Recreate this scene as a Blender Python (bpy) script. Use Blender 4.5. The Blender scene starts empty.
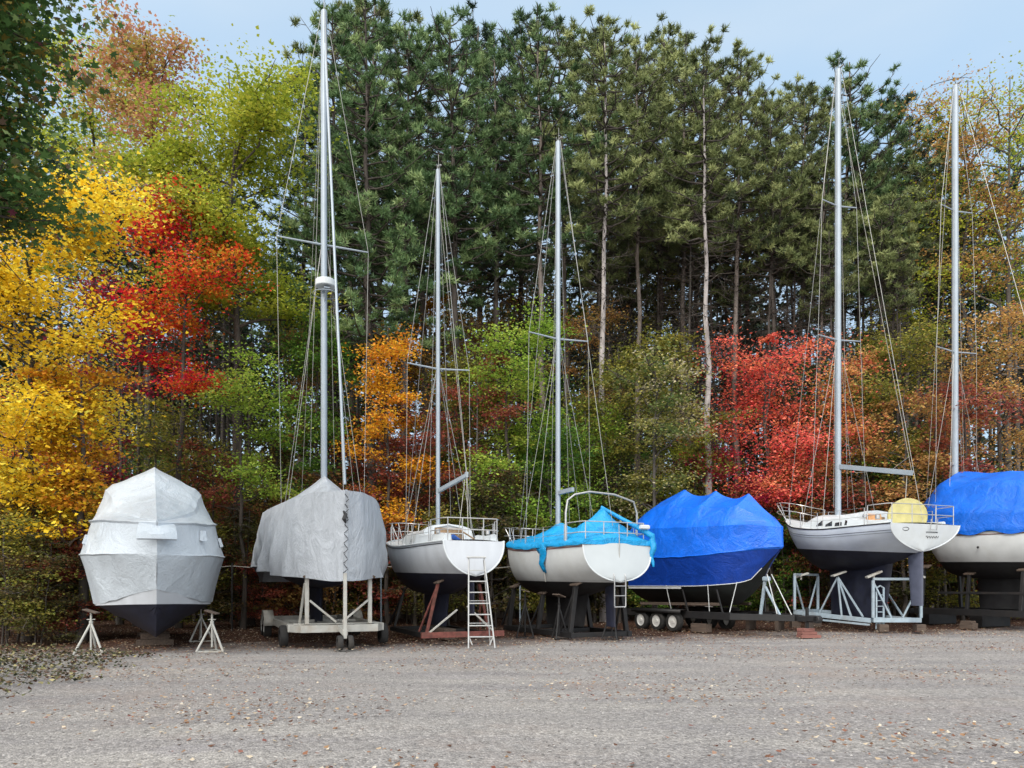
import bpy, math, random
import numpy as np
from mathutils import Vector, Matrix
sc = bpy.context.scene
COL = sc.collection
random.seed(7)
F = 740.0; HY = 585.0; CH = 1.65
def P(px, py, Y):                      # photo direction -> world point at real distance Y
    return (px-512)/F*Y, Y, CH+(HY-py)/F*Y
def X(px, Y): return (px-512)/F*Y
def Z(py, Y): return CH+(HY-py)/F*Y

# ------------------------------------------------------------------ materials
def newmat(name):
    m = bpy.data.materials.new(name); m.use_nodes = True
    nt = m.node_tree; b = nt.nodes['Principled BSDF']
    return m, nt, b
def ramp(nt, cols, interp='LINEAR'):
    r = nt.nodes.new('ShaderNodeValToRGB'); cr = r.color_ramp; cr.interpolation = interp
    while len(cr.elements) < len(cols): cr.elements.new(0.5)
    for i, c in enumerate(cols):
        p, rgb = c
        cr.elements[i].position = p; cr.elements[i].color = (*rgb, 1)
    return r
def plain(name, col, rough=0.5, metal=0.0, vary=0.15, scale=6, bump=0.0, bscale=20, spec=0.5, dirt=None, dirtamt=0.5, noise_detail=5, stretch=None):
    m, nt, b = newmat(name)
    N, L = nt.nodes, nt.links
    tc = N.new('ShaderNodeTexCoord')
    src = tc.outputs['Object']
    if stretch:
        mp = N.new('ShaderNodeMapping'); mp.inputs['Scale'].default_value = stretch
        L.new(src, mp.inputs[0]); src = mp.outputs[0]
    n = N.new('ShaderNodeTexNoise'); n.inputs['Scale'].default_value = scale; n.inputs['Detail'].default_value = noise_detail
    L.new(src, n.inputs['Vector'])
    lo = tuple(max(0, c*(1-vary)) for c in col); hi = tuple(min(1, c*(1+vary)) for c in col)
    r = ramp(nt, [(0.3, lo), (0.7, hi)])
    L.new(n.outputs['Fac'], r.inputs[0])
    out = r.outputs[0]
    if dirt:
        n2 = N.new('ShaderNodeTexNoise'); n2.inputs['Scale'].default_value = scale*0.35; n2.inputs['Detail'].default_value = 8
        n2.inputs['Roughness'].default_value = 0.65
        L.new(src, n2.inputs['Vector'])
        r2 = ramp(nt, [(0.5, (0,0,0)), (0.72, (dirtamt,)*3)])
        L.new(n2.outputs['Fac'], r2.inputs[0])
        mx = N.new('ShaderNodeMixRGB'); mx.inputs[2].default_value = (*dirt, 1)
        L.new(r2.outputs[0], mx.inputs[0]); L.new(out, mx.inputs[1]); out = mx.outputs[0]
    L.new(out, b.inputs['Base Color'])
    b.inputs['Roughness'].default_value = rough; b.inputs['Metallic'].default_value = metal
    b.inputs['Specular IOR Level'].default_value = spec
    if bump:
        n3 = N.new('ShaderNodeTexNoise'); n3.inputs['Scale'].default_value = bscale; n3.inputs['Detail'].default_value = 4
        L.new(src, n3.inputs['Vector'])
        bp = N.new('ShaderNodeBump'); bp.inputs['Strength'].default_value = bump; bp.inputs['Distance'].default_value = 0.05
        L.new(n3.outputs['Fac'], bp.inputs['Height']); L.new(bp.outputs[0], b.inputs['Normal'])
    return m
def leafmat(name, cols, trans=0.35, rough=0.6):
    """cols: list of colours; which leaf has which comes from the 'tone' face attribute"""
    m, nt, b = newmat(name); N, L = nt.nodes, nt.links
    a = N.new('ShaderNodeAttribute'); a.attribute_name = 'tone'
    k = len(cols)
    r = ramp(nt, [(i/(k-1) if k > 1 else 0, c) for i, c in enumerate(cols)])
    L.new(a.outputs['Fac'], r.inputs[0])
    oi = N.new('ShaderNodeObjectInfo')
    hs = N.new('ShaderNodeHueSaturation')
    mm = N.new('ShaderNodeMapRange'); mm.inputs['To Min'].default_value = 0.82; mm.inputs['To Max'].default_value = 1.15
    L.new(oi.outputs['Random'], mm.inputs['Value']); L.new(mm.outputs[0], hs.inputs['Value'])
    L.new(r.outputs[0], hs.inputs['Color'])
    L.new(hs.outputs[0], b.inputs['Base Color'])
    b.inputs['Roughness'].default_value = rough; b.inputs['Specular IOR Level'].default_value = 0.25
    if trans > 0:
        t = N.new('ShaderNodeBsdfTranslucent'); L.new(hs.outputs[0], t.inputs['Color'])
        mx = N.new('ShaderNodeMixShader'); mx.inputs[0].default_value = trans
        L.new(b.outputs[0], mx.inputs[1]); L.new(t.outputs[0], mx.inputs[2])
        L.new(mx.outputs[0], N['Material Output'].inputs['Surface'])
    return m

# ------------------------------------------------------------------ mesh helpers
def link(name, me, mat=None, parent=None, loc=None):
    o = bpy.data.objects.new(name, me); COL.objects.link(o)
    if mat is not None:
        if not me.materials: me.materials.append(mat)
        elif me.materials[0] is not mat:
            o.material_slots[0].link = 'OBJECT'; o.material_slots[0].material = mat
    if parent is not None: o.parent = parent
    if loc is not None: o.location = loc
    return o
def npmesh(name, verts, faces, tone=None, smooth=False):
    """verts Nx3, faces MxK array (all of K corners)"""
    verts = np.asarray(verts, dtype=np.float32); faces = np.asarray(faces, dtype=np.int32)
    me = bpy.data.meshes.new(name)
    M, K = faces.shape
    me.vertices.add(len(verts)); me.vertices.foreach_set('co', verts.ravel())
    me.loops.add(M*K); me.loops.foreach_set('vertex_index', faces.ravel())
    me.polygons.add(M); me.polygons.foreach_set('loop_start', np.arange(0, M*K, K, dtype=np.int32))
    me.polygons.foreach_set('loop_total', np.full(M, K, dtype=np.int32))
    if smooth: me.polygons.foreach_set('use_smooth', np.ones(M, dtype=bool))
    me.update(calc_edges=True)
    if tone is not None:
        at = me.attributes.new('tone', 'FLOAT', 'FACE'); at.data.foreach_set('value', np.asarray(tone, dtype=np.float32))
    return me
class MB:
    def __init__(s): s.v = []; s.f = []
    def add(s, vs, fs):
        o = len(s.v); s.v += [tuple(map(float, v)) for v in vs]; s.f += [tuple(i+o for i in f) for f in fs]; return s
    def box(s, c, size, rot=None, bev=0.0):
        hx, hy, hz = size[0]/2, size[1]/2, size[2]/2
        b = min(bev, hx*0.45, hy*0.45, hz*0.45)
        if b <= 0:
            vs = [(x, y, z) for x in (-hx, hx) for y in (-hy, hy) for z in (-hz, hz)]
            fs = [(0,1,3,2),(4,6,7,5),(0,4,5,1),(2,3,7,6),(0,2,6,4),(1,5,7,3)]
        else:
            vs = []; fs = []
            for z, k in ((-hz, b), (-hz+b, 0), (hz-b, 0), (hz, b)):
                for x, y in ((-hx+k, -hy+k+b*0), (hx-k, -hy+k), (hx-k, hy-k), (-hx+k, hy-k)):
                    vs.append((x, y, z))
            for r in range(3):
                for i in range(4):
                    j = (i+1) % 4; fs.append((r*4+i, r*4+j, r*4+4+j, r*4+4+i))
            fs += [(3,2,1,0), (12,13,14,15)]
        if rot is not None:
            R = rot if isinstance(rot, Matrix) else Matrix.Rotation(rot, 3, 'Z')
            vs = [R @ Vector(v) for v in vs]
        vs = [(v[0]+c[0], v[1]+c[1], v[2]+c[2]) for v in vs]
        return s.add(vs, fs)
    def bar(s, a, b, w, h=None, up=(0,0,1), bev=0.006):
        a = Vector(a); b = Vector(b); d = b-a; L = d.length; x = d.normalized(); u = Vector(up)
        if abs(x.dot(u)) > 0.97: u = Vector((0,1,0))
        y = u.cross(x).normalized(); z = x.cross(y)
        R = Matrix((x, y, z)).transposed()
        return s.box((a+b)/2, (L, w, h or w), R, bev)
    def tube(s, pts, r, n=8, caps=True):
        pts = [Vector(p) for p in pts]; k = len(pts)
        rr = r if hasattr(r, '__len__') else [r]*k
        vs = []; fs = []
        t0 = (pts[1]-pts[0]).normalized()
        u = Vector((0,0,1)) if abs(t0.z) < 0.9 else Vector((1,0,0))
        y = u.cross(t0).normalized()
        for i, p in enumerate(pts):
            t = (pts[min(i+1, k-1)]-pts[max(i-1, 0)]).normalized()
            y = (y - t*y.dot(t)).normalized(); z = t.cross(y)
            for j in range(n):
                a = 2*math.pi*j/n; vs.append(p+(y*math.cos(a)+z*math.sin(a))*rr[i])
        for i in range(k-1):
            for j in range(n):
                j2 = (j+1) % n; fs.append((i*n+j, i*n+j2, (i+1)*n+j2, (i+1)*n+j))
        if caps: fs.append(tuple(range(n-1, -1, -1))); fs.append(tuple((k-1)*n+j for j in range(n)))
        return s.add(vs, fs)
    def disc(s, c, axis, r, th, n=24, r2=None):
        c = Vector(c); a = Vector(axis).normalized()
        b = min(th*0.3, 0.02)
        return s.tube([c-a*th/2, c-a*(th/2-b), c+a*(th/2-b), c+a*th/2], [r-b, r, r, r-b], n)
    def ring(s, c, axis, R, r, n=28, m=8):
        c = Vector(c); a = Vector(axis).normalized(); u = a.orthogonal().normalized(); w = a.cross(u)
        vs = []; fs = []
        for i in range(n):
            t = 2*math.pi*i/n; d = u*math.cos(t)+w*math.sin(t)
            for j in range(m):
                q = 2*math.pi*j/m; vs.append(c+d*(R+r*math.cos(q))+a*r*math.sin(q))
        for i in range(n):
            for j in range(m):
                fs.append((i*m+j, ((i+1) % n)*m+j, ((i+1) % n)*m+(j+1) % m, i*m+(j+1) % m))
        return s.add(vs, fs)
    def grid(s, rows, closed=False):
        k = len(rows[0]); vs = [p for r in rows for p in r]; fs = []
        for i in range(len(rows)-1):
            for j in range(k-(0 if closed else 1)):
                j2 = (j+1) % k; fs.append((i*k+j, i*k+j2, (i+1)*k+j2, (i+1)*k+j))
        return s.add(vs, fs)
    def build(s, name, mat, parent=None, loc=None, smooth=30):
        me = bpy.data.meshes.new(name); me.from_pydata(s.v, [], s.f); 
        me.validate(); me.update()
        if smooth:
            me.polygons.foreach_set('use_smooth', [True]*len(me.polygons))
            me.set_sharp_from_angle(angle=math.radians(smooth))
        me.materials.append(mat)
        return link(name, me, None, parent, loc)
def solidify(o, t, offset=-1):
    m = o.modifiers.new('thick', 'SOLIDIFY'); m.thickness = t; m.offset = offset
def empty(name, loc, rz=0, label=None, cat=None, group=None, scale=None):
    o = bpy.data.objects.new(name, None); COL.objects.link(o); o.location = loc; o.rotation_euler = (0, 0, rz)
    o.empty_display_size = 0.3
    tag(o, label, cat, group); return o
def tag(o, label=None, cat=None, group=None, kind=None):
    if label: o['label'] = label
    if cat: o['category'] = cat
    if group: o['group'] = group
    if kind: o['kind'] = kind
    return o
def copy_thing(root, loc, rz=0, label=None, scale=None):
    r = root.copy(); COL.objects.link(r); r.location = loc; r.rotation_euler = (0, 0, rz)
    if scale: r.scale = scale
    if label: r['label'] = label
    for ch in list(root.children):
        c = ch.copy(); COL.objects.link(c); c.parent = r
        for g in list(ch.children):
            d = g.copy(); COL.objects.link(d); d.parent = c
    return r
def cat(pts, t):                       # Catmull-Rom through (t, value) points
    xs = [p[0] for p in pts]; ys = [p[1] for p in pts]
    if t <= xs[0]: return ys[0]
    if t >= xs[-1]: return ys[-1]
    for i in range(len(xs)-1):
        if xs[i] <= t <= xs[i+1]:
            h = xs[i+1]-xs[i]; u = (t-xs[i])/h
            def sl(j):
                if j == 0: return (ys[1]-ys[0])/(xs[1]-xs[0])
                if j == len(xs)-1: return (ys[-1]-ys[-2])/(xs[-1]-xs[-2])
                a = (ys[j]-ys[j-1])/(xs[j]-xs[j-1]); b = (ys[j+1]-ys[j])/(xs[j+1]-xs[j])
                return 0 if a*b <= 0 else 2*a*b/(a+b)
            m0, m1 = sl(i)*h, sl(i+1)*h
            return (2*u**3-3*u**2+1)*ys[i]+(u**3-2*u**2+u)*m0+(-2*u**3+3*u**2)*ys[i+1]+(u**3-u**2)*m1
def lin(pts, t): return float(np.interp(t, [p[0] for p in pts], [p[1] for p in pts]))

# ------------------------------------------------------------------ world, sun, camera
SUN_EL, SUN_AZ = math.radians(40), math.radians(205)      # high, behind the camera to the left, seen through thin cloud
w = bpy.data.worlds.new('World'); sc.world = w; w.use_nodes = True
nt = w.node_tree; bg = nt.nodes['Background']
sky = nt.nodes.new('ShaderNodeTexSky'); sky.sky_type = 'NISHITA'; sky.sun_disc = False
sky.sun_elevation = SUN_EL; sky.sun_rotation = SUN_AZ
sky.air_density = 1.0; sky.dust_density = 2.0; sky.ozone_density = 1.0
tcw = nt.nodes.new('ShaderNodeTexCoord'); mpw = nt.nodes.new('ShaderNodeMapping'); mpw.inputs['Scale'].default_value = (1, 1, 3)
nt.links.new(tcw.outputs['Generated'], mpw.inputs[0])
nw = nt.nodes.new('ShaderNodeTexNoise'); nw.inputs['Scale'].default_value = 2.2; nw.inputs['Detail'].default_value = 4; nt.links.new(mpw.outputs[0], nw.inputs['Vector'])
cw = ramp(nt, [(0.35, (2.55, 3.65, 4.8)), (0.7, (3.3, 4.1, 4.85))]); nt.links.new(nw.outputs['Fac'], cw.inputs[0])   # thin high cloud veil
mxw = nt.nodes.new('ShaderNodeMixRGB'); mxw.inputs[0].default_value = 0.78
# veil boosted round the hidden sun, high behind the camera, as added frontal fill
sdv = (math.sin(SUN_AZ)*math.cos(SUN_EL), math.cos(SUN_AZ)*math.cos(SUN_EL), math.sin(SUN_EL))
dt = nt.nodes.new('ShaderNodeVectorMath'); dt.operation = 'DOT_PRODUCT'; dt.inputs[1].default_value = sdv; nt.links.new(tcw.outputs['Generated'], dt.inputs[0])
mr = nt.nodes.new('ShaderNodeMapRange'); mr.interpolation_type = 'SMOOTHSTEP'; mr.inputs['From Min'].default_value = -0.1; mr.inputs['From Max'].default_value = 0.85; nt.links.new(dt.outputs['Value'], mr.inputs['Value'])
mxs = nt.nodes.new('ShaderNodeMixRGB'); mxs.inputs[2].default_value = (13.5, 13.2, 12.6, 1); nt.links.new(mr.outputs[0], mxs.inputs[0]); nt.links.new(cw.outputs[0], mxs.inputs[1])
nt.links.new(sky.outputs[0], mxw.inputs[1]); nt.links.new(mxs.outputs[0], mxw.inputs[2]); nt.links.new(mxw.outputs[0], bg.inputs['Color'])
bg.inputs['Strength'].default_value = 0.15
sl = bpy.data.lights.new('sun', 'SUN'); sl.energy = 1.5; sl.angle = math.radians(14); sl.color = (1, 0.96, 0.9)
so = bpy.data.objects.new('sun', sl); COL.objects.link(so)
sd = Vector((math.sin(SUN_AZ)*math.cos(SUN_EL), math.cos(SUN_AZ)*math.cos(SUN_EL), math.sin(SUN_EL)))
so.rotation_euler = sd.to_track_quat('Z', 'Y').to_euler(); so.location = sd*60
cam = bpy.data.cameras.new('camera'); co = bpy.data.objects.new('camera', cam); COL.objects.link(co)
co.location = (0, 0, CH); co.rotation_euler = (math.radians(90), 0, 0)
cam.sensor_width = 36; cam.lens = F/1024*36; cam.shift_y = (HY-384)/1024; cam.clip_end = 2000; cam.clip_start = 0.1
sc.camera = co
sc.render.resolution_x = 1024; sc.render.resolution_y = 768
sc.view_settings.view_transform = 'Standard'; sc.view_settings.look = 'None'; sc.view_settings.gamma = 1
sc.view_settings.exposure = 0.5
sc.render.engine = 'CYCLES'
sc.cycles.max_bounces = 6; sc.cycles.diffuse_bounces = 2; sc.cycles.glossy_bounces = 2; sc.cycles.transmission_bounces = 3
# ------------------------------------------------------------------ ground
def ground_material():
    m, nt, b = newmat('gravel lot'); N, L = nt.nodes, nt.links
    g = N.new('ShaderNodeNewGeometry'); pos = g.outputs['Position']
    def noise(s, d=6, r=0.6):
        n = N.new('ShaderNodeTexNoise'); n.inputs['Scale'].default_value = s; n.inputs['Detail'].default_value = d
        n.inputs['Roughness'].default_value = r; L.new(pos, n.inputs['Vector']); return n.outputs['Fac']
    def mix(f, a, c, mode='MIX'):
        x = N.new('ShaderNodeMixRGB'); x.blend_type = mode
        for s, v in ((0, f), (1, a), (2, c)):
            if isinstance(v, (tuple, float, int)): x.inputs[s].default_value = v if s == 0 else (*v, 1)
            else: L.new(v, x.inputs[s])
        return x.outputs[0]
    big = ramp(nt, [(0.36, (0.235, 0.228, 0.228)), (0.62, (0.315, 0.30, 0.288))]); L.new(noise(0.35), big.inputs[0])
    v = N.new('ShaderNodeTexVoronoi'); v.inputs['Scale'].default_value = 48; L.new(pos, v.inputs['Vector'])
    st = ramp(nt, [(0.0, (0.10, 0.095, 0.09)), (0.3, (0.235, 0.225, 0.215)), (0.85, (0.31, 0.295, 0.28)), (1.0, (0.52, 0.5, 0.47))])
    sep = N.new('ShaderNodeSeparateColor'); L.new(v.outputs['Color'], sep.inputs[0]); L.new(sep.outputs[0], st.inputs[0])
    c = mix(0.62, big.outputs[0], st.outputs[0])
    fine = ramp(nt, [(0.35, (0.7, 0.7, 0.7)), (0.65, (1.15, 1.15, 1.15))]); L.new(noise(14, 4), fine.inputs[0])
    c = mix(1.0, c, fine.outputs[0], 'MULTIPLY')
    mp = N.new('ShaderNodeMapping'); mp.inputs['Scale'].default_value = (0.09, 0.75, 1); mp.inputs['Rotation'].default_value = (0, 0, 0.12); L.new(pos, mp.inputs[0])
    tn = N.new('ShaderNodeTexNoise'); tn.inputs['Scale'].default_value = 1.6; tn.inputs['Detail'].default_value = 5; L.new(mp.outputs[0], tn.inputs['Vector'])
    tk = ramp(nt, [(0.36, (0.84, 0.83, 0.85)), (0.64, (1.06, 1.05, 1.03))]); L.new(tn.outputs['Fac'], tk.inputs[0])    # packed wheel tracks running across the lot
    c = mix(1.0, c, tk.outputs[0], 'MULTIPLY')
    # damp blue-grey patches and pink-brown patches
    pd = ramp(nt, [(0.58, (0,0,0)), (0.7, (0.55,)*3)]); L.new(noise(0.5, 5, 0.7), pd.inputs[0])
    c = mix(pd.outputs[0], c, (0.25, 0.235, 0.245))
    pr = ramp(nt, [(0.52, (0,0,0)), (0.68, (0.38,)*3)]); L.new(noise(0.23, 7, 0.75), pr.inputs[0])
    c = mix(pr.outputs[0], c, (0.29, 0.225, 0.185))
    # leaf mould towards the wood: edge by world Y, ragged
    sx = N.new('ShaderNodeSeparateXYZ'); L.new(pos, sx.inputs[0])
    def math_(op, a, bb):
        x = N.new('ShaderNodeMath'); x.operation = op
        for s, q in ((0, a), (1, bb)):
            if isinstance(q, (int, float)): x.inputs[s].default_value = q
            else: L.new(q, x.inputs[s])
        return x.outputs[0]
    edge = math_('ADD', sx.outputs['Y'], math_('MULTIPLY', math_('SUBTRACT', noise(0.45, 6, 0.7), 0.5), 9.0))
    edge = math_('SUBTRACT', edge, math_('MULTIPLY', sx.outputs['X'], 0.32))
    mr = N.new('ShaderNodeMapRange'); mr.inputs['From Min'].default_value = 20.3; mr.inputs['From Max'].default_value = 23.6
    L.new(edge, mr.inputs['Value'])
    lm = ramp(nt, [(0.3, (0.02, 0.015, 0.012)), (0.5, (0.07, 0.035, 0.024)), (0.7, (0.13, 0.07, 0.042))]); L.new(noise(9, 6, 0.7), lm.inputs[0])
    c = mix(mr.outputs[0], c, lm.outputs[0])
    L.new(c, b.inputs['Base Color']); b.inputs['Roughness'].default_value = 0.9; b.inputs['Specular IOR Level'].default_value = 0.2
    bp = N.new('ShaderNodeBump'); bp.inputs['Strength'].default_value = 0.5; bp.inputs['Distance'].default_value = 0.02
    hh = math_('ADD', math_('MULTIPLY', v.outputs['Distance'], -1.2), noise(25, 4)); L.new(hh, bp.inputs['Height']); L.new(bp.outputs[0], b.inputs['Normal'])
    return m
def make_ground():
    rng = np.random.default_rng(3)
    xs = np.concatenate([[-900, -300, -120], np.arange(-60, 60.1, 0.6), [120, 300, 900]])
    ys = np.concatenate([[-300, -60], np.arange(-6, 60.1, 0.6), [90, 150, 400, 1500]])
    Xg, Yg = np.meshgrid(xs, ys)
    Zg = 0.025*np.sin(Xg*0.6+Yg*0.33)+0.02*np.sin(Xg*0.23-Yg*0.71+1)+0.012*rng.standard_normal(Xg.shape)
    Zg *= (np.abs(Xg) < 61)*(Yg < 61)
    nx = len(xs); idx = np.arange(nx*len(ys)).reshape(len(ys), nx)
    f = np.stack([idx[:-1,:-1], idx[:-1,1:], idx[1:,1:], idx[1:,:-1]], -1).reshape(-1, 4)
    me = npmesh('ground', np.stack([Xg, Yg, Zg], -1).reshape(-1, 3), f, smooth=True)
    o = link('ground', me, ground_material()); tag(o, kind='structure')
make_ground()

# leaf quads: centre, direction, size -> verts/faces
def leaf_quads(c, n, u, L, W, fold=0.0):
    """c centres, n normals, u in-plane direction; diamond leaf"""
    v = np.cross(n, u)
    a = c-u*L[:, None]*0.5; d = c+u*L[:, None]*0.5
    off = -n*(W*fold)[:, None] if fold else 0
    b = c+v*W[:, None]*0.5+off-u*L[:, None]*0.08; e = c-v*W[:, None]*0.5+off-u*L[:, None]*0.08
    verts = np.stack([a, b, d, e], 1).reshape(-1, 3)
    faces = np.arange(len(c)*4).reshape(-1, 4)
    return verts, faces
def star_leaves(c, n, u, S):
    """five-lobed maple-like leaf as one 10-gon"""
    v = np.cross(n, u); k = 10
    ang = np.array([0, 0.42, 0.95, 1.35, 1.95, math.pi, -1.95, -1.35, -0.95, -0.42]); rad = np.array([.62, .26, .55, .24, .42, .22, .42, .24, .55, .26])
    ca, sa = np.cos(ang)*rad, np.sin(ang)*rad
    verts = c[:, None]+(u[:, None]*ca[None, :, None]+v[:, None]*sa[None, :, None])*S[:, None, None]
    droop = (rad**2)[None, :, None]*n[:, None]*S[:, None, None]*-0.25
    verts = (verts+droop).reshape(-1, 3)
    return verts, np.arange(len(c)*k).reshape(-1, k)
def unit(a): return a/np.maximum(np.linalg.norm(a, axis=-1, keepdims=True), 1e-9)
def frames(rng, N, upbias):
    n = rng.standard_normal((N, 3)); n = unit(n); n[:, 2] = np.abs(n[:, 2]); n = unit(n+np.array([0, 0, upbias]))
    u = unit(np.cross(n, rng.standard_normal((N, 3)))); return n, u

def nptubes(segs, n=5):
    """segs: list of (points array kx3, radii) -> one vert/face set"""
    V = []; Fc = []; off = 0
    for pts, rr in segs:
        pts = np.asarray(pts, float); k = len(pts)
        t = np.gradient(pts, axis=0); t = unit(t)
        up = np.where(np.abs(t[:, 2:3]) > 0.9, np.array([[1., 0, 0]]), np.array([[0, 0, 1.]]))
        up = np.repeat(up[:1], k, 0)
        y = unit(np.cross(up, t)); z = np.cross(t, y)
        a = np.arange(n)*2*math.pi/n
        ring = pts[:, None]+(y[:, None]*np.cos(a)[None, :, None]+z[:, None]*np.sin(a)[None, :, None])*np.asarray(rr)[:, None, None]
        V.append(ring.reshape(-1, 3))
        i = np.arange(k-1)[:, None]*n; j = np.arange(n)[None]; j2 = (j+1) % n
        Fc.append((np.stack([i+j, i+j2, i+n+j2, i+n+j], -1)+off).reshape(-1, 4)); off += k*n
    return np.concatenate(V), np.concatenate(Fc)
def curve(p0, p1, sag, rng, k=6, wob=0.05):
    t = np.linspace(0, 1, k)[:, None]; p0 = np.asarray(p0, float); p1 = np.asarray(p1, float)
    p = p0+(p1-p0)*t; L = np.linalg.norm(p1-p0)
    p[:, 2] += sag*L*4*(t*(1-t))[:, 0]*0.5
    w_ = rng.standard_normal((k, 3))*wob*L/k; w_[0] = 0; w_[-1] = 0
    return p+w_

def broadleaf(seed, H, R, cb, nl=10, leaf=0.16, per=70, clumps=6, lean=(0, 0), tr=0.16, flat=0.23, star=False, top=1.0, density=1.0, droop=0.25, stems=1, spread=1.0):
    """branch skeleton with leaf sprays; returns trunk mesh, crown mesh. cb = height where crown starts"""
    rng = np.random.default_rng(seed); segs = []; C = []; TN = []
    for s in range(stems):
        base = np.array([rng.uniform(-.3, .3), rng.uniform(-.3, .3), 0])*(stems > 1)
        tp = np.array([lean[0]+(rng.uniform(-.35, .35)*R if stems > 1 else 0), lean[1]+(rng.uniform(-.35, .35)*R if stems > 1 else 0), H*0.93])
        tk = curve(base+[0, 0, -0.2], tp, 0, rng, 9, 0.045)
        rads = np.linspace(tr, 0.02, 9)*(1 if stems == 1 else 0.6); rads[0] *= 1.35
        segs.append((tk, rads))
        cen = np.array([lean[0]*0.7, lean[1]*0.7, (cb+H)/2]); hz = (H-cb)/2
        for i in range(nl):
            f = (i+rng.uniform(0, 1))/nl
            zb = cb*0.75+(H*0.86-cb*0.75)*f
            ft = np.clip(zb/(H*0.93), 0, 1); pb = np.array([np.interp(ft, np.linspace(0, 1, 9), tk[:, a]) for a in range(3)])
            az = rng.uniform(0, 2*math.pi)+i*2.4
            el = rng.uniform(-0.2, 0.5)+0.9*f
            sh = (max(0.0, 1-((zb+0.25*hz-cen[2])/(hz*1.12))**2))**0.5
            ln = R*max(0.35, sh)*rng.uniform(0.65, 1.12)
            pe = pb+np.array([math.cos(az)*math.cos(el*0.7), math.sin(az)*math.cos(el*0.7), math.sin(el)*0.75])*ln
            pe[2] = min(pe[2], H*top)
            br = curve(pb, pe, 0.12, rng, 6, 0.22)
            segs.append((br, np.linspace(tr*0.36*(1-0.5*f), 0.012, 6)))
            for q in range(clumps):
                u = rng.uniform(0.3, 1.0); pa = np.array([np.interp(u, np.linspace(0, 1, 6), br[:, a]) for a in range(3)])
                d = rng.standard_normal(3); d[2] = d[2]*0.45+0.15; d = d/np.linalg.norm(d)
                l2 = R*rng.uniform(0.16, 0.42)*spread
                pc = pa+d*l2
                tw = curve(pa, pc, 0.1, rng, 4, 0.2)
                segs.append((tw, np.linspace(0.022, 0.006, 4)))
                N_ = int(per*1.9*density*rng.uniform(0.5, 1.3)); cr = R*rng.uniform(0.16, 0.30)
                # leaves along the twig and around its end
                tt = rng.uniform(0.15, 1.15, N_)[:, None]
                pp = pa+(pc-pa)*tt
                g = np.clip(rng.standard_normal((N_, 3)), -1.7, 1.7); g[:, 2] *= flat
                pp = pp+g*cr*(0.35+0.55*tt)
                pp[:, 2] -= droop*cr*(g[:, 0]**2+g[:, 1]**2)*0.4
                C.append(pp); hh = np.clip((pp[:, 2]-cb)/(H-cb), 0, 1)
                TN.append(np.clip(rng.normal(rng.uniform(0.15, 0.85), 0.13, N_), 0, 1))
    C = np.concatenate(C); TN = np.concatenate(TN); kp = C[:, 2] > cb-0.35; C = C[kp]; TN = TN[kp]; N_ = len(C)
    n, u = frames(rng, N_, 0.7)
    S = leaf*0.72*rng.uniform(0.55, 1.3, N_)
    if star: v, f = star_leaves(C, n, u, S)
    else: v, f = leaf_quads(C, n, u, S, S*0.8, 0.18)
    tv, tf = nptubes(segs, 6)
    return npmesh('trunk', tv, tf, smooth=True), npmesh('crown', v, f, TN)

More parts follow.
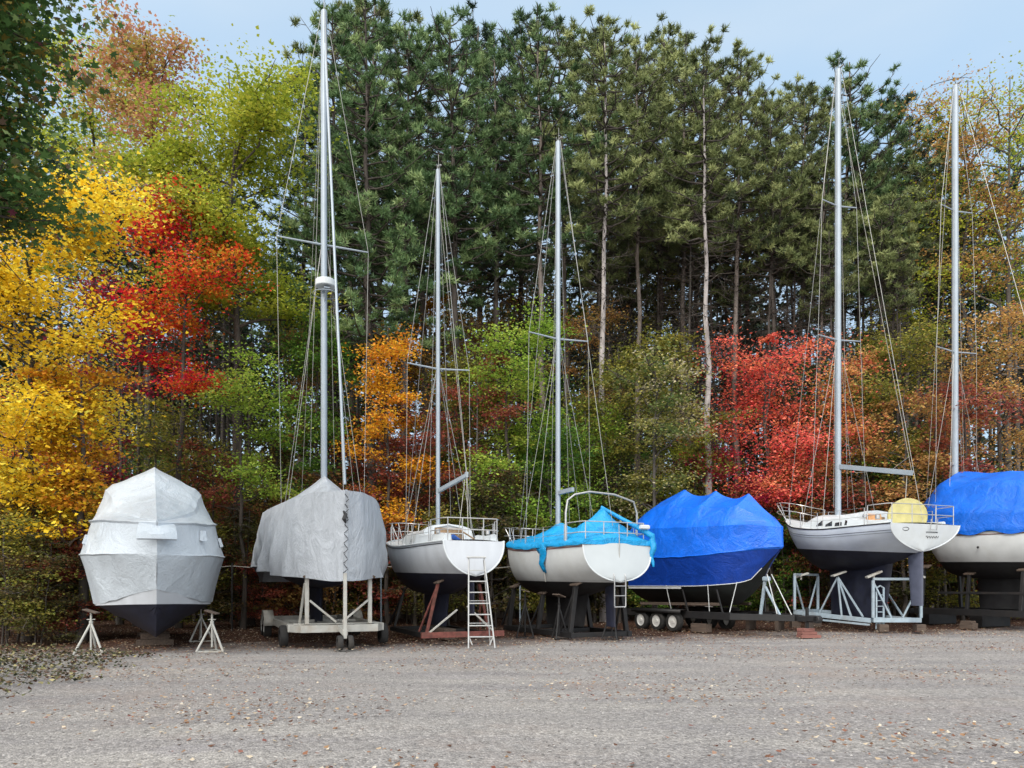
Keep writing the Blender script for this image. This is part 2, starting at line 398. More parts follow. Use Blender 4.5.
def pine(seed, H=24, cbf=0.5, Rm=2.6, tr=0.2, dead=26, tuft=0.20, nd=13, dens=1.0, shape='round'):
    rng = np.random.default_rng(seed); segs = []; T = []; D = []; TT = []; bsegs = []
    lean = rng.normal(0, 0.3, 2); tk = curve([0, 0, -0.2], [lean[0], lean[1], H], 0, rng, 12, 0.022)
    segs.append((tk, np.linspace(tr, 0.025, 12)))
    def at(z): f = np.clip(z/H, 0, 1); return np.array([np.interp(f, np.linspace(0, 1, 12), tk[:, a]) for a in range(3)])
    z = H*cbf
    while z < H-0.25:
        f = (z-H*cbf)/(H*(1-cbf))
        prof = (math.sin(math.pi*min(1, (f*0.85+0.17)))**0.7 if shape == 'round' else (1-f)**0.75*0.95+0.1)
        nb = rng.integers(3, 6)
        a0 = rng.uniform(0, 6.28)
        for b_ in range(nb):
            az = a0+b_*6.28/nb+rng.normal(0, .3); L = max(0.35, Rm*prof*rng.uniform(0.55, 1.15))
            rise = -0.08+0.75*f+rng.normal(0, 0.1)
            pb = at(z+rng.uniform(-.2, .2)); pe = pb+np.array([math.cos(az), math.sin(az), rise])*L
            br = curve(pb, pe, -0.12, rng, 5, 0.12); br[:, 2] += np.linspace(0, 1, 5)**3*0.12*L
            bsegs.append((br, np.linspace(0.035+0.02*(1-f), 0.01, 5)))
            k = max(2, int(L*1.75*dens+rng.uniform(0, 1)))
            side = np.array([-math.sin(az), math.cos(az), 0])
            for q in range(k):
                u = 1-(rng.uniform(0, 1)**1.3)*0.75
                pa = np.array([np.interp(u, np.linspace(0, 1, 5), br[:, a]) for a in range(3)])
                off = side*rng.normal(0, 0.30*L*(1.15-u)+0.12)+np.array([0, 0, rng.uniform(0.0, 0.28)])+np.array([math.cos(az), math.sin(az), 0])*rng.uniform(0, .25)
                pc = pa+off; cr_ = rng.uniform(.16, .42)*(1.1-.45*f); tn_ = rng.normal(.48, .25)
                bsegs.append((np.stack([pa, pa+off*0.6, pc]), [0.014, 0.010, 0.006]))
                for e in range(int(5+16*cr_)):                       # a pad of tufts crowding round the twig end
                    dd = unit(rng.standard_normal(3)*np.array([1, 1, .7])+np.array([math.cos(az)*.25, math.sin(az)*.25, .35]))
                    T.append(pc+dd*np.array([1, 1, .62])*cr_*rng.uniform(.35, 1.1)); D.append(unit(dd+np.array([0, 0, .35]))); TT.append(tn_+rng.normal(0, .09)+.12*dd[2])
        z += rng.uniform(0.34, 0.62)
    for q in range(3): T.append(at(H)+rng.normal(0, 0.1, 3)); D.append(np.array([0, 0, 1.])); TT.append(.5)
    for q in range(dead):
        z = rng.uniform(H*0.25, H*cbf+1.5); az = rng.uniform(0, 6.28); L = rng.uniform(0.3, 1.5)
        pb = at(z); pe = pb+np.array([math.cos(az), math.sin(az), rng.uniform(-.25, .3)])*L
        br = curve(pb, pe, 0.1, rng, 4, 0.2); bsegs.append((br, np.linspace(0.022, 0.006, 4)))
        for e in range(3):
            u = rng.uniform(.3, 1); pa = pb+(pe-pb)*u
            bsegs.append((np.stack([pa, pa+rng.normal(0, 0.22, 3), pa+rng.normal(0, .4, 3)]), [0.009, 0.007, 0.004]))
    T = np.array(T); D = unit(np.array(D)); M = len(T)
    # needle tufts: thin triangles fanned about the twig direction
    dirs = unit(D[:, None]*0.8+np.array([0, 0, .3])+rng.standard_normal((M, nd, 3))*0.75)
    ln = tuft*rng.uniform(0.7, 1.25, (M, nd, 1))*rng.uniform(.8, 1.25, (M, 1, 1))
    start = T[:, None]-D[:, None]*rng.uniform(0, 0.20, (M, nd, 1))
    w = unit(np.cross(dirs, rng.standard_normal((M, nd, 3))))*0.020
    v = np.stack([start-w, start+w, start+dirs*ln], 2).reshape(-1, 3)
    f = np.arange(M*nd*3).reshape(-1, 3)
    tone = np.repeat(np.array(TT), nd)
    tone = np.clip(tone+rng.normal(0, 0.08, M*nd), 0, 1)
    tv, tf = nptubes(segs, 6); bv, bf = nptubes(bsegs, 4)
    return npmesh('trunk', tv, tf, smooth=True), npmesh('crown', v, f, tone), npmesh('branches', bv, bf, smooth=True)

BARK_PINE = plain('pine bark', (0.13, 0.105, 0.09), 0.9, vary=0.4, scale=5, bump=0.8, bscale=9, dirt=(0.24, 0.22, 0.205), dirtamt=0.7, stretch=(1, 1, 0.35))
BARK_PALE = plain('pale pine bark', (0.34, 0.31, 0.30), 0.9, vary=0.3, scale=5, bump=0.8, bscale=9, dirt=(0.14, 0.11, 0.10), dirtamt=0.7, stretch=(1, 1, 0.4))
BARK_DARK = plain('dark bark', (0.055, 0.045, 0.038), 0.9, vary=0.4, scale=5, bump=0.8, bscale=9, stretch=(1, 1, 0.35))
BARK_GREY = plain('grey bark', (0.075, 0.065, 0.058), 0.9, vary=0.35, scale=4, bump=0.6, bscale=9, dirt=(0.12, 0.12, 0.10), stretch=(1, 1, 0.35))
PAL = {
 'pine':   [(0.035, 0.065, 0.030), (0.075, 0.14, 0.055), (0.125, 0.205, 0.08), (0.30, 0.39, 0.17)],
 'pine_ol':[(0.055, 0.075, 0.035), (0.13, 0.165, 0.06), (0.20, 0.235, 0.09), (0.43, 0.47, 0.20)],
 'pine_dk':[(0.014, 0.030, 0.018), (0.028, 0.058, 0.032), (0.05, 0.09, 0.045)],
 'yellow': [(0.70, 0.38, 0.02), (0.78, 0.50, 0.02), (0.86, 0.62, 0.035), (0.88, 0.72, 0.09), (0.5, 0.5, 0.06)],
 'yellow_or': [(0.42, 0.16, 0.02), (0.68, 0.33, 0.03), (0.80, 0.48, 0.03), (0.75, 0.24, 0.03), (0.40,0.34,0.05)],
 'orange': [(0.36, 0.10, 0.02), (0.66, 0.20, 0.03), (0.72, 0.30, 0.04), (0.55, 0.08, 0.03)],
 'red':    [(0.36, 0.012, 0.06), (0.62, 0.015, 0.05), (0.80, 0.04, 0.035), (0.78, 0.16, 0.03), (0.74, 0.38, 0.04), (0.35, 0.36, 0.05)],
 'scarlet':[(0.46, 0.05, 0.06), (0.80, 0.10, 0.09), (0.88, 0.19, 0.14), (0.88, 0.30, 0.15), (0.80, 0.20, 0.06)],
 'crimson':[(0.22, 0.01, 0.04), (0.42, 0.02, 0.08), (0.34, 0.03, 0.03), (0.2, 0.12, 0.04)],
 'salmon': [(0.40, 0.16, 0.06), (0.70, 0.17, 0.11), (0.62, 0.30, 0.09), (0.55, 0.40, 0.14), (0.76, 0.13, 0.12)],
 'yelgreen':[(0.18, 0.24, 0.03), (0.34, 0.42, 0.045), (0.50, 0.54, 0.06), (0.64, 0.60, 0.09)],
 'green':  [(0.045, 0.11, 0.025), (0.09, 0.20, 0.035), (0.17, 0.32, 0.05), (0.34, 0.42, 0.06)],
 'limegreen':[(0.14, 0.24, 0.03), (0.26, 0.42, 0.05), (0.40, 0.54, 0.08), (0.50, 0.52, 0.09)],
 'darkgreen':[(0.50, 0.30, 0.05), (0.05, 0.10, 0.03), (0.07, 0.15, 0.04), (0.12, 0.22, 0.06), (0.20, 0.28, 0.10), (0.20, 0.05, 0.08)],
 'olive':  [(0.10, 0.12, 0.03), (0.22, 0.24, 0.045), (0.40, 0.34, 0.06), (0.16, 0.22, 0.05), (0.5, 0.4, 0.12)],
 'pale':   [(0.10, 0.17, 0.05), (0.20, 0.26, 0.08), (0.50, 0.44, 0.12), (0.75, 0.68, 0.56)],
 'brown':  [(0.10, 0.05, 0.025), (0.22, 0.11, 0.04), (0.36, 0.22, 0.06), (0.15, 0.14, 0.05)],
 'rust':   [(0.20, 0.05, 0.03), (0.36, 0.10, 0.05), (0.32, 0.07, 0.07), (0.42, 0.2, 0.08)],
 'tan':    [(0.30, 0.15, 0.06), (0.48, 0.26, 0.09), (0.56, 0.32, 0.10), (0.36, 0.30, 0.08), (0.5, 0.16, 0.09)],
 'palepink':[(0.45, 0.40, 0.12), (0.52, 0.44, 0.12), (0.55, 0.25, 0.16), (0.62, 0.30, 0.2)],
 'scrub':  [(0.045, 0.05, 0.02), (0.08, 0.085, 0.03), (0.13, 0.10, 0.035), (0.14, 0.06, 0.03)],
}
LM = {k: leafmat('leaves '+k.replace('_', ' '), v, 0.15 if k.startswith('pine') else 0.38) for k, v in PAL.items()}

def place_tree(name, meshes, pal, bark, loc, rz, label, cat_, group=None, scale=(1, 1, 1)):
    t = empty(name, loc, rz, label, cat_, group); t.scale = scale
    link('trunk', meshes[0], bark, t); link('crown', meshes[1], LM[pal], t)
    if len(meshes) > 2: link('branches', meshes[2], BARK_DARK, t)
    return t
def adj(px): return 'far left' if px < 120 else 'left' if px < 340 else 'centre' if px < 640 else 'right' if px < 860 else 'far right'

# named broadleaf trees: (px, Y, top, radius, crown base, palette, name, label, cat, extra)
BT = [
 (28, 21.8, 15.0, 3.35, 3.3, 'yellow', 'maple_tree', 'tall bright yellow maple filling the left edge', dict(nl=26, clumps=12, per=60, leaf=0.19, droop=.3, lean=(0.2, 0))),
 (82, 21.6, 8.7, 1.75, 3.1, 'yellow_or', 'maple_tree', 'lower orange and yellow maple left of the white cruiser', dict(nl=14, clumps=7, per=52, leaf=0.17)),
 (178, 26.5, 17.4, 2.9, 8.6, 'red', 'maple_tree', 'fiery red maple high above the white cruiser', dict(nl=15, clumps=9, per=66, leaf=0.18, tr=.13, flat=.3, lean=(.4, 0))),
 (248, 30.0, 24.0, 3.9, 13.0, 'yelgreen', 'hardwood_tree', 'tall leafy yellow-green hardwood left of the radar mast', dict(nl=30, clumps=10, per=95, leaf=0.2, tr=.25, lean=(-.8, 0))),
 (150, 35.0, 30.0, 3.6, 17.5, 'palepink', 'hardwood_tree', 'tall pale yellow and pink hardwood at the skyline behind the red maple', dict(nl=24, clumps=9, per=75, leaf=0.22, tr=.25)),
 (243, 26.5, 10.2, 2.4, 5.0, 'limegreen', 'sapling', 'light green tree between the white cruiser and the grey cloth boat', dict(nl=11, clumps=7, per=58, leaf=0.16, tr=.1)),
 (388, 26.8, 12.0, 1.9, 3.4, 'yellow_or', 'maple_tree', 'slim yellow and orange maple just left of the shortest mast', dict(nl=18, clumps=7, per=48, leaf=0.17, tr=.1)),
 (478, 27.5, 10.8, 1.9, 5.0, 'rust', 'sapling', 'dull red sapling just right of the shortest mast', dict(nl=11, clumps=7, per=44, leaf=0.15, tr=.08)),
 (508, 30.5, 13.4, 3.0, 4.2, 'limegreen', 'hardwood_tree', 'full green tree just right of the shortest mast, in front of the pines', dict(nl=18, clumps=8, per=62, leaf=0.18, tr=.14)),
 (618, 32.0, 12.8, 2.5, 4.4, 'olive', 'hardwood_tree', 'olive and yellow tree right of the mast of the turquoise boat', dict(nl=16, clumps=8, per=52, leaf=0.17, tr=.12)),
 (655, 28.5, 10.9, 2.4, 4.2, 'pale', 'hardwood_tree', 'green tree flecked with whitish leaves behind the blue cruiser', dict(nl=16, clumps=7, per=48, leaf=0.18, tr=.12)),
 (772, 29.5, 12.0, 3.3, 4.8, 'scarlet', 'maple_tree', 'scarlet maple above the bow of the blue cruiser', dict(nl=20, clumps=8, per=60, leaf=0.18, tr=.13, lean=(-.4, 0), spread=1.25)),
 (728, 27.6, 7.5, 1.7, 3.2, 'crimson', 'sapling', 'dark crimson sapling low behind the blue cruiser', dict(nl=10, clumps=7, per=50, leaf=0.15, tr=.07)),
 (862, 30.8, 12.0, 2.3, 5.0, 'salmon', 'maple_tree', 'salmon and orange maple behind the long boom of the grey-blue sailboat', dict(nl=16, clumps=8, per=50, leaf=0.17, tr=.12)),
 (900, 34.0, 14.8, 2.9, 6.0, 'olive', 'hardwood_tree', 'green and olive tree between the two masts furthest right', dict(nl=18, clumps=8, per=52, leaf=0.18, tr=.14)),
 (1000, 30.0, 14.6, 3.0, 5.4, 'tan', 'hardwood_tree', 'spreading tan and orange tree at the right edge', dict(nl=20, clumps=8, per=46, leaf=0.17, tr=.16)),
 (1010, 37.5, 29.5, 4.8, 14.0, 'yelgreen', 'hardwood_tree', 'tall thin-leaved tree reaching the sky behind the rightmost mast', dict(nl=30, clumps=8, per=42, leaf=0.18, tr=.24)),
 (318, 32.0, 14.0, 2.8, 5.0, 'green', 'hardwood_tree', 'green tree behind the mast with the radar', dict(nl=17, clumps=8, per=52, leaf=0.18, tr=.13)),
 (286, 35.5, 17.0, 2.7, 8.0, 'tan', 'hardwood_tree', 'yellow-brown tree in the shade left of the radar mast', dict(nl=16, clumps=7, per=40, leaf=0.18, tr=.13)),
 (445, 36.0, 16.0, 2.7, 7.0, 'brown', 'hardwood_tree', 'brown-leaved tree deep in the wood behind the shortest mast', dict(nl=15, clumps=7, per=40, leaf=0.18, tr=.12)),
 (688, 34.5, 14.2, 2.5, 5.4, 'olive', 'hardwood_tree', 'olive tree behind the pale trunk left of the scarlet maple', dict(nl=15, clumps=8, per=46, leaf=0.17, tr=.12)),
 (818, 36.5, 13.6, 2.6, 5.4, 'green', 'hardwood_tree', 'green tree in the shade left of the mast of the grey-blue sailboat', dict(nl=14, clumps=7, per=46, leaf=0.18, tr=.12)),
 (945, 29.0, 9.6, 2.0, 4.0, 'salmon', 'sapling', 'low salmon-pink sapling behind the blue tarpaulin of the rightmost boat', dict(nl=13, clumps=8, per=46, leaf=0.15, tr=.09)),
 (550, 28.0, 8.4, 2.0, 3.2, 'green', 'sapling', 'low bushy green sapling behind the turquoise cover', dict(nl=12, clumps=8, per=50, leaf=0.15, tr=.08)),
 (415, 30.0, 10.0, 2.0, 3.4, 'rust', 'sapling', 'red-brown sapling low behind the small open sailboat', dict(nl=12, clumps=7, per=42, leaf=0.15, tr=.08)),
 (155, 27.5, 9.0, 2.2, 3.0, 'olive', 'sapling', 'olive sapling right behind the top of the white cruiser', dict(nl=12, clumps=7, per=44, leaf=0.15, tr=.09)),
 (22, 27.0, 9.0, 2.6, 2.5, 'orange', 'sapling', 'rusty orange sapling at the left edge under the yellow maple', dict(nl=12, clumps=7, per=50, leaf=0.16, tr=.09)),
 (212, 29.0, 7.6, 1.8, 2.4, 'rust', 'sapling', 'slim reddish sapling in the gap right of the white cruiser', dict(nl=12, clumps=7, per=40, leaf=0.14, tr=.07)),
 (588, 37.0, 17.5, 2.4, 9.5, 'tan', 'hardwood_tree', 'tan tree deep in the wood beside the pale pine trunk', dict(nl=14, clumps=7, per=36, leaf=0.18, tr=.12)),
 (768, 33.0, 14.8, 0.9, 12.6, 'scarlet', 'sapling', 'thin tree with a small orange-red tuft above the scarlet maple', dict(nl=6, clumps=4, per=40, leaf=0.17, tr=.06)),
 (95, 38.5, 32.0, 4.4, 16.0, 'yelgreen', 'hardwood_tree', 'tall yellow-green tree at the skyline, leftmost behind the yellow maple', dict(nl=26, clumps=9, per=70, leaf=0.22, tr=.25)),
 (968, 38.5, 30.0, 3.9, 17.0, 'tan', 'hardwood_tree', 'tall sparse tan-leaved tree at the skyline just right of the rightmost mast', dict(nl=26, clumps=8, per=34, leaf=0.18, tr=.2)),
 (455, 33.0, 12.6, 2.4, 5.0, 'olive', 'hardwood_tree', 'yellow-olive tree directly behind the shortest mast', dict(nl=16, clumps=8, per=50, leaf=0.17, tr=.11)),
 (585, 31.0, 9.6, 2.2, 3.6, 'limegreen', 'sapling', 'light green sapling just right of the mast of the turquoise boat', dict(nl=13, clumps=8, per=48, leaf=0.15, tr=.08)),
 (695, 31.5, 8.2, 1.9, 3.2, 'yelgreen', 'sapling', 'yellow-green sapling low behind the peaks of the blue cruiser cover', dict(nl=12, clumps=7, per=48, leaf=0.15, tr=.08)),
 (498, 42.0, 21.0, 3.0, 11.0, 'tan', 'hardwood_tree', 'yellow-orange tree glowing between the dark pine trunks right of the shortest mast', dict(nl=16, clumps=8, per=44, leaf=0.2, tr=.13)),
 (640, 42.0, 20.5, 3.2, 11.0, 'olive', 'hardwood_tree', 'yellow-olive tree deep between the two pale pine trunks', dict(nl=16, clumps=8, per=44, leaf=0.2, tr=.13)),
 (550, 43.5, 21.0, 3.0, 11.5, 'green', 'hardwood_tree', 'green tree deep in the wood behind the mast of the turquoise boat', dict(nl=16, clumps=8, per=44, leaf=0.2, tr=.13)),
 (410, 42.0, 20.0, 2.8, 11.0, 'yellow_or', 'hardwood_tree', 'yellow-orange tree deep in the wood left of the shortest mast', dict(nl=15, clumps=8, per=42, leaf=0.2, tr=.13)),
 (880, 41.0, 19.0, 3.2, 9.0, 'yelgreen', 'hardwood_tree', 'yellow-green tree deep in the wood between the two rightmost masts', dict(nl=16, clumps=8, per=40, leaf=0.2, tr=.13)),
 (120, 30.5, 15.5, 2.5, 6.0, 'crimson', 'hardwood_tree', 'dark red tree in the gap between the yellow and the red maple', dict(nl=14, clumps=7, per=38, leaf=0.17, tr=.12)),
]
for i, (px, Y, top, R, cb, pal, nm, lab, ex) in enumerate(BT):
    Y0 = 33.2 if px > 690 else 29.6 if px > 340 else 27.5 if px > 130 else 0
    if Y < Y0: k_ = Y0/Y; top, R, cb, Y = CH+(top-CH)*k_, R*k_, cb*k_, Y0+(i % 4)*.3
    ms = broadleaf(100+i, top, R, cb, **ex)
    bark = BARK_DARK if i % 3 != 1 else BARK_GREY
    cat_ = {'maple_tree': 'maple tree', 'hardwood_tree': 'tree', 'sapling': 'young tree'}[nm]
    place_tree(nm, ms, pal, bark, (X(px, Y), Y, 0), 0, lab, cat_)
# near maple, its trunk outside the frame on the left
ms = broadleaf(31, 14.4, 3.05, 8.2, nl=48, clumps=15, per=66, leaf=0.21, tr=.26, star=True, flat=.4, droop=.35, lean=(0.2, 0))
place_tree('maple_tree', ms, 'darkgreen', BARK_DARK, (-10.1, 11.8, 0), 0, 'dark green maple with purple leaves close by, overhanging the top left corner', 'maple tree')

# pines
PV = [pine(201, 24, .62, 2.6, .2, 50), pine(202, 24, .56, 3.0, .22, 44), pine(203, 24, .66, 2.5, .18, 70), pine(204, 24, .46, 3.1, .22, 36, shape='cone'), pine(205, 24, .68, 2.7, .19, 80)]
PINES = [  # px, Y, height, variant, palette, bark, label
 (603, 33.0, 26.5, 2, 'pine_ol', BARK_PALE, 'pine with a pale straight trunk right of the third mast'),
 (709, 33.0, 25.6, 4, 'pine_ol', BARK_PALE, 'pine with a pale spotted trunk left of the scarlet maple'),
 (372, 33.0, 28.2, 3, 'pine', BARK_DARK, 'dark full pine just right of the radar mast'),
 (462, 34.5, 28.5, 1, 'pine', BARK_DARK, 'dark green broad pine behind the shortest mast'),
 (335, 37.0, 30.5, 3, 'pine', BARK_DARK, 'pine whose top rises behind the top of the radar mast'),
 (835, 41.0, 30.5, 1, 'pine', BARK_PINE, 'pine behind the top of the second mast from the right'),
 (545, 34.5, 27.5, 0, 'pine', BARK_PINE, 'green pine behind the mast of the turquoise boat'),
]
for px, Y, H, v, pal, bark, lab in PINES:
    s = H/24; place_tree('pine_tree', PV[v], pal, bark, (X(px, Y), Y, 0), px*0.7, lab, 'pine tree', None, (s, s, s))
rp = random.Random(5)
FRONT = [(400, 36, 28), (430, 40, 31), (500, 38, 30), (520, 42, 33), (572, 38.5, 30.5), (640, 35.5, 27.6), (655, 41, 31), (680, 37.5, 28.6), (735, 36, 26.8), (755, 41, 29.8), (775, 36.5, 26.0), (800, 38, 27.0), (815, 44, 31.0), (862, 39.5, 27.6), (885, 44, 30), (905, 40.5, 26.5), (930, 45, 29.5), (625, 44, 33), (590, 46, 35), (700, 45, 33), (480, 46, 36), (385, 46, 36.5), (355, 43, 34), (300, 42, 31), (960, 42, 27.5), (1015, 45, 29)]
for i, (px, Y, H) in enumerate(FRONT):
    v = rp.choice([0, 2, 4, 4, 2]) if px > 560 else rp.choice([0, 1, 3, 3, 1])
    pal = rp.choice(['pine_ol', 'pine_ol', 'pine']) if px > 560 else rp.choice(['pine', 'pine', 'pine_ol'])
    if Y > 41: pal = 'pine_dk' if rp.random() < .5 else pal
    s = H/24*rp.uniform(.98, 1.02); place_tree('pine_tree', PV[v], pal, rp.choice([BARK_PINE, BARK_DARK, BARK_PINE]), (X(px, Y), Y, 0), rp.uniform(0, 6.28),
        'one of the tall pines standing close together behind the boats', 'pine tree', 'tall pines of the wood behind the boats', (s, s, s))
# bare grey poles of young pines in the gaps
PB = [pine(211, 20, .82, 1.3, .11, 130, dens=.8), pine(212, 20, .80, 1.5, .13, 140, dens=.8)]
for i in range(30):
    px = 590+i*12.2+rp.uniform(-8, 8); Y = rp.uniform(34.5, 46); s = rp.uniform(.95, 1.2)*Y/38
    place_tree('pine_tree', PB[i % 2], 'pine_ol', rp.choice([BARK_PINE, BARK_GREY, BARK_DARK]), (X(px, Y), Y, 0), rp.uniform(0, 6.28),
        'slender bare grey pine full of dead twigs in the right half of the wood', 'pine tree', 'slender bare-stemmed pines in the right half of the wood', (s, s, s))
# left side trunks
for px, Y, H in [(135, 29, 16), (118, 32, 19), (170, 33, 18), (200, 36, 22), (60, 32, 20), (20, 34, 22), (-30, 28, 16), (230, 38, 22), (-60, 35, 24)]:
    s = H/20; place_tree('pine_tree', PB[px % 2], 'pine_dk', BARK_DARK, (X(px, Y), Y, 0), rp.uniform(0, 6.28),
        'thin dark-stemmed tree among the coloured maples on the left', 'tree', 'thin dark trees among the maples on the left', (s, s, s))

# understorey
SV = [broadleaf(301+i, 4.4, 1.5, .5, nl=9, clumps=6, per=34, leaf=0.13, tr=.05, stems=2, lean=(0, 0)) for i in range(4)]
SAP = [broadleaf(321+i, 8.2, 1.9, 2.2, nl=13, clumps=6, per=36, leaf=0.15, tr=.07) for i in range(4)]
lab_s = {'scrub': 'low dull brown-green bush in the shade behind the boats', 'brown': 'low brown-leaved bush in the shade behind the boats', 'rust': 'low reddish bush in the shade behind the boats', 'olive': 'low olive-green bush in the shade behind the boats', 'green': 'low green bush in the shade behind the boats'}
for i in range(64):
    px = -40+i*17.5+rp.uniform(-10, 10); Y = rp.uniform(28.5 if px < 600 else 32.5, 40); pal = rp.choice(['scrub', 'scrub', 'scrub', 'brown', 'olive', 'green', 'rust'])
    s = rp.uniform(.8, 1.5); place_tree('bush', SV[i % 4], pal, BARK_DARK, (X(px, Y), Y, 0), rp.uniform(0, 6.28), lab_s[pal], 'bush', 'bushes in the shade behind the boats', (s, s, s))
for i, (px, Y, pal, s) in enumerate(((8, 20.2, 'olive', .85), (40, 20.0, 'scrub', .7), (62, 21.6, 'rust', .8), (-25, 20.8, 'scrub', .95), (24, 21.9, 'brown', 1.0), (-60, 23.5, 'scrub', 1.0), (-15, 24.5, 'brown', 1.0), (18, 23.2, 'scrub', 1.05), (40, 25.0, 'rust', 1.1), (62, 24.0, 'scrub', .9), (-90, 25, 'olive', 1.1), (240, 28.6, 'scrub', 1.1), (262, 28.4, 'rust', .7), (210, 28.8, 'olive', .9))):
    place_tree('bush', SV[i % 4], pal, BARK_DARK, (X(px, Y), Y, 0), i*1.3, lab_s[pal], 'bush', 'bushes in the shade behind the boats', (s*1.1, s*1.1, s))
lab_t = {'olive': 'olive-leaved young tree in the shade of the pines', 'brown': 'brown-leaved young tree in the shade of the pines', 'green': 'green-leaved young tree in the shade of the pines', 'tan': 'tan-leaved young tree in the shade of the pines', 'scrub': 'dull dark-leaved young tree in the shade of the pines', 'rust': 'reddish-leaved young tree in the shade of the pines'}
for i in range(54):
    px = -30+i*20.2+rp.uniform(-10, 10); Y = rp.uniform(31, 41); pal = rp.choice(['olive', 'brown', 'green', 'green', 'scrub', 'scrub', 'tan', 'rust'])
    s = rp.uniform(.8, 1.35); place_tree('sapling', SAP[i % 4], pal, BARK_DARK, (X(px, Y), Y, 0), rp.uniform(0, 6.28), lab_t[pal], 'young tree', 'young trees in the shade of the pines', (s, s, s))

# far-off wood, read as one mass
def far_wood():
    rng = np.random.default_rng(77); segs = []; C = []
    for i in range(260):
        Y = rng.uniform(50, 85); x = rng.uniform(-62, 62); H = rng.uniform(22, 30)
        segs.append((np.array([[x, Y, -.2], [x+rng.normal(0, .2), Y, H/2], [x+rng.normal(0, .4), Y, H]]), [rng.uniform(.14, .26), .13, .03]))
        k = 34; p = np.stack([x+rng.normal(0, 1.5, k), Y+rng.normal(0, 1.5, k), rng.uniform(H*.62, H*1.0, k)], 1); C.append(p)
    for i in range(760):
        Y = rng.uniform(44, 80); x = rng.uniform(-62, 62); H = rng.uniform(3, 15.0); k = 24
        p = np.stack([x+rng.normal(0, 1.2, k), Y+rng.normal(0, 1.2, k), rng.uniform(.3, H, k)], 1); C.append(p)
    C = np.concatenate(C); tone0 = np.repeat(rng.uniform(0, 1, len(C)), 14)
    C = np.repeat(C, 14, 0)+rng.standard_normal((len(C)*14, 3))*np.array([.55, .55, .3])
    n, u = frames(rng, len(C), .5); S = rng.uniform(.3, .62, len(C)); v, f = leaf_quads(C, n, u, S, S*.75, .2)
    tv, tf = nptubes(segs, 5)
    nv = len(tv)
    me = npmesh('far_wood', np.concatenate([tv, v]), np.concatenate([tf, f+nv]), np.concatenate([np.zeros(len(tf)), np.clip(tone0+rng.normal(0, .1, len(C)), 0.12, 1)]))
    m = leafmat('far wood leaves', [(0.06, 0.05, 0.045), (0.035, 0.06, 0.03), (0.05, 0.08, 0.035), (0.09, 0.10, 0.04), (0.14, 0.12, 0.05)], .1)
    tag(link('far_wood', me, m), 'dark mass of trunks and leaves far back behind the front trees', 'wood', None, 'stuff')
far_wood()

# fallen leaves and the leafy patch on the left
def scatter():
    rng = np.random.default_rng(12)
    def pts(n, ymin, ymax, half):
        y = rng.uniform(ymin, ymax, n); x = rng.uniform(-1, 1, n)*(y*half+1.5); return x, y
    xs = []; ys = []
    x, y = pts(24000, 5.5, 27, .74); k = (np.sin(x*.9+y*.5)+np.sin(y*1.3-x*.4)+rng.normal(0, .9, len(x))+(y-13)*.10-x*.015) > .3; xs.append(x[k]); ys.append(y[k])
    x, y = pts(26000, 17.5, 36, .76); k = (y-x*.32+rng.normal(0, 1.8, len(x))) > 20.0; xs.append(x[k]); ys.append(y[k])
    x = np.concatenate(xs); y = np.concatenate(ys); N_ = len(x)
    n, u = frames(rng, N_, 2.2); S = rng.uniform(.03, .08, N_)
    v, f = leaf_quads(np.stack([x, y, 0.045+rng.uniform(0, .02, N_)], 1), n, u, S, S*.7, .15)
    m = leafmat('fallen leaves', [(0.06, 0.03, 0.02), (0.15, 0.07, 0.04), (0.30, 0.18, 0.09), (0.17, 0.05, 0.04), (0.46, 0.36, 0.24), (0.58, 0.52, 0.42)], .1)
    tag(link('fallen_leaves', npmesh('fallen_leaves', v, f, rng.uniform(0, 1, N_)), m), 'dry fallen leaves scattered over the gravel lot', 'leaves', None, 'stuff')
    x = rng.uniform(-14, -6.4, 9000); y = rng.uniform(9.3, 17.5, 9000)
    e = -7.5-0.55*np.abs(y-12.2)**1.1*np.where(y > 12.2, .35, .15)+.35*np.sin(y*3.1)-np.abs(rng.normal(0, .8, len(x)))+.4; k = x < e; x = x[k]; y = y[k]; N_ = len(x)
    n, u = frames(rng, N_, 1.0); S = rng.uniform(.05, .11, N_); h = .03+np.minimum(.22, (e[k]-x)*.14)*rng.uniform(.1, 1, N_)
    v, f = leaf_quads(np.stack([x, y, h+.03], 1), n, u, S, S*.7, .2)
    m = leafmat('ground cover leaves', [(0.02, 0.03, 0.015), (0.04, 0.05, 0.02), (0.05, 0.035, 0.02), (0.12, 0.055, 0.035), (0.09, 0.10, 0.03), (0.42, 0.36, 0.18)], .15)
    tag(link('ground_cover', npmesh('ground_cover', v, f, rng.uniform(0, 1, N_)), m), 'low patch of green creeping plants and fallen leaves at the left edge of the lot', 'ground cover', None, 'stuff')
    # loose stones of the gravel
    x, y = pts(5000, 5.2, 16, .74); N_ = len(x); r = rng.uniform(.006, .018, N_)
    ov = np.array([[1,0,0],[0,1,0],[-1,0,0],[0,-1,0],[0,0,.7]]); vv = (ov[None]*r[:, None, None]*rng.uniform(.6, 1.3, (N_, 5, 1))+np.stack([x, y, np.full(N_, .03)], 1)[:, None]).reshape(-1, 3)
    b5 = np.arange(N_)[:, None]*5; ff = np.concatenate([b5+np.array([[a, (a+1) % 4, 4]]) for a in range(4)]); tn = np.tile(rng.uniform(0, 1, N_), 4)
    m = leafmat('loose stones', [(0.10, 0.095, 0.09), (0.2, 0.19, 0.18), (0.3, 0.28, 0.27), (0.45, 0.43, 0.41)], 0, .9)
    tag(link('gravel', npmesh('gravel', vv, ff, tn), m), 'loose grey stones lying on the lot', 'gravel', None, 'stuff')
scatter()
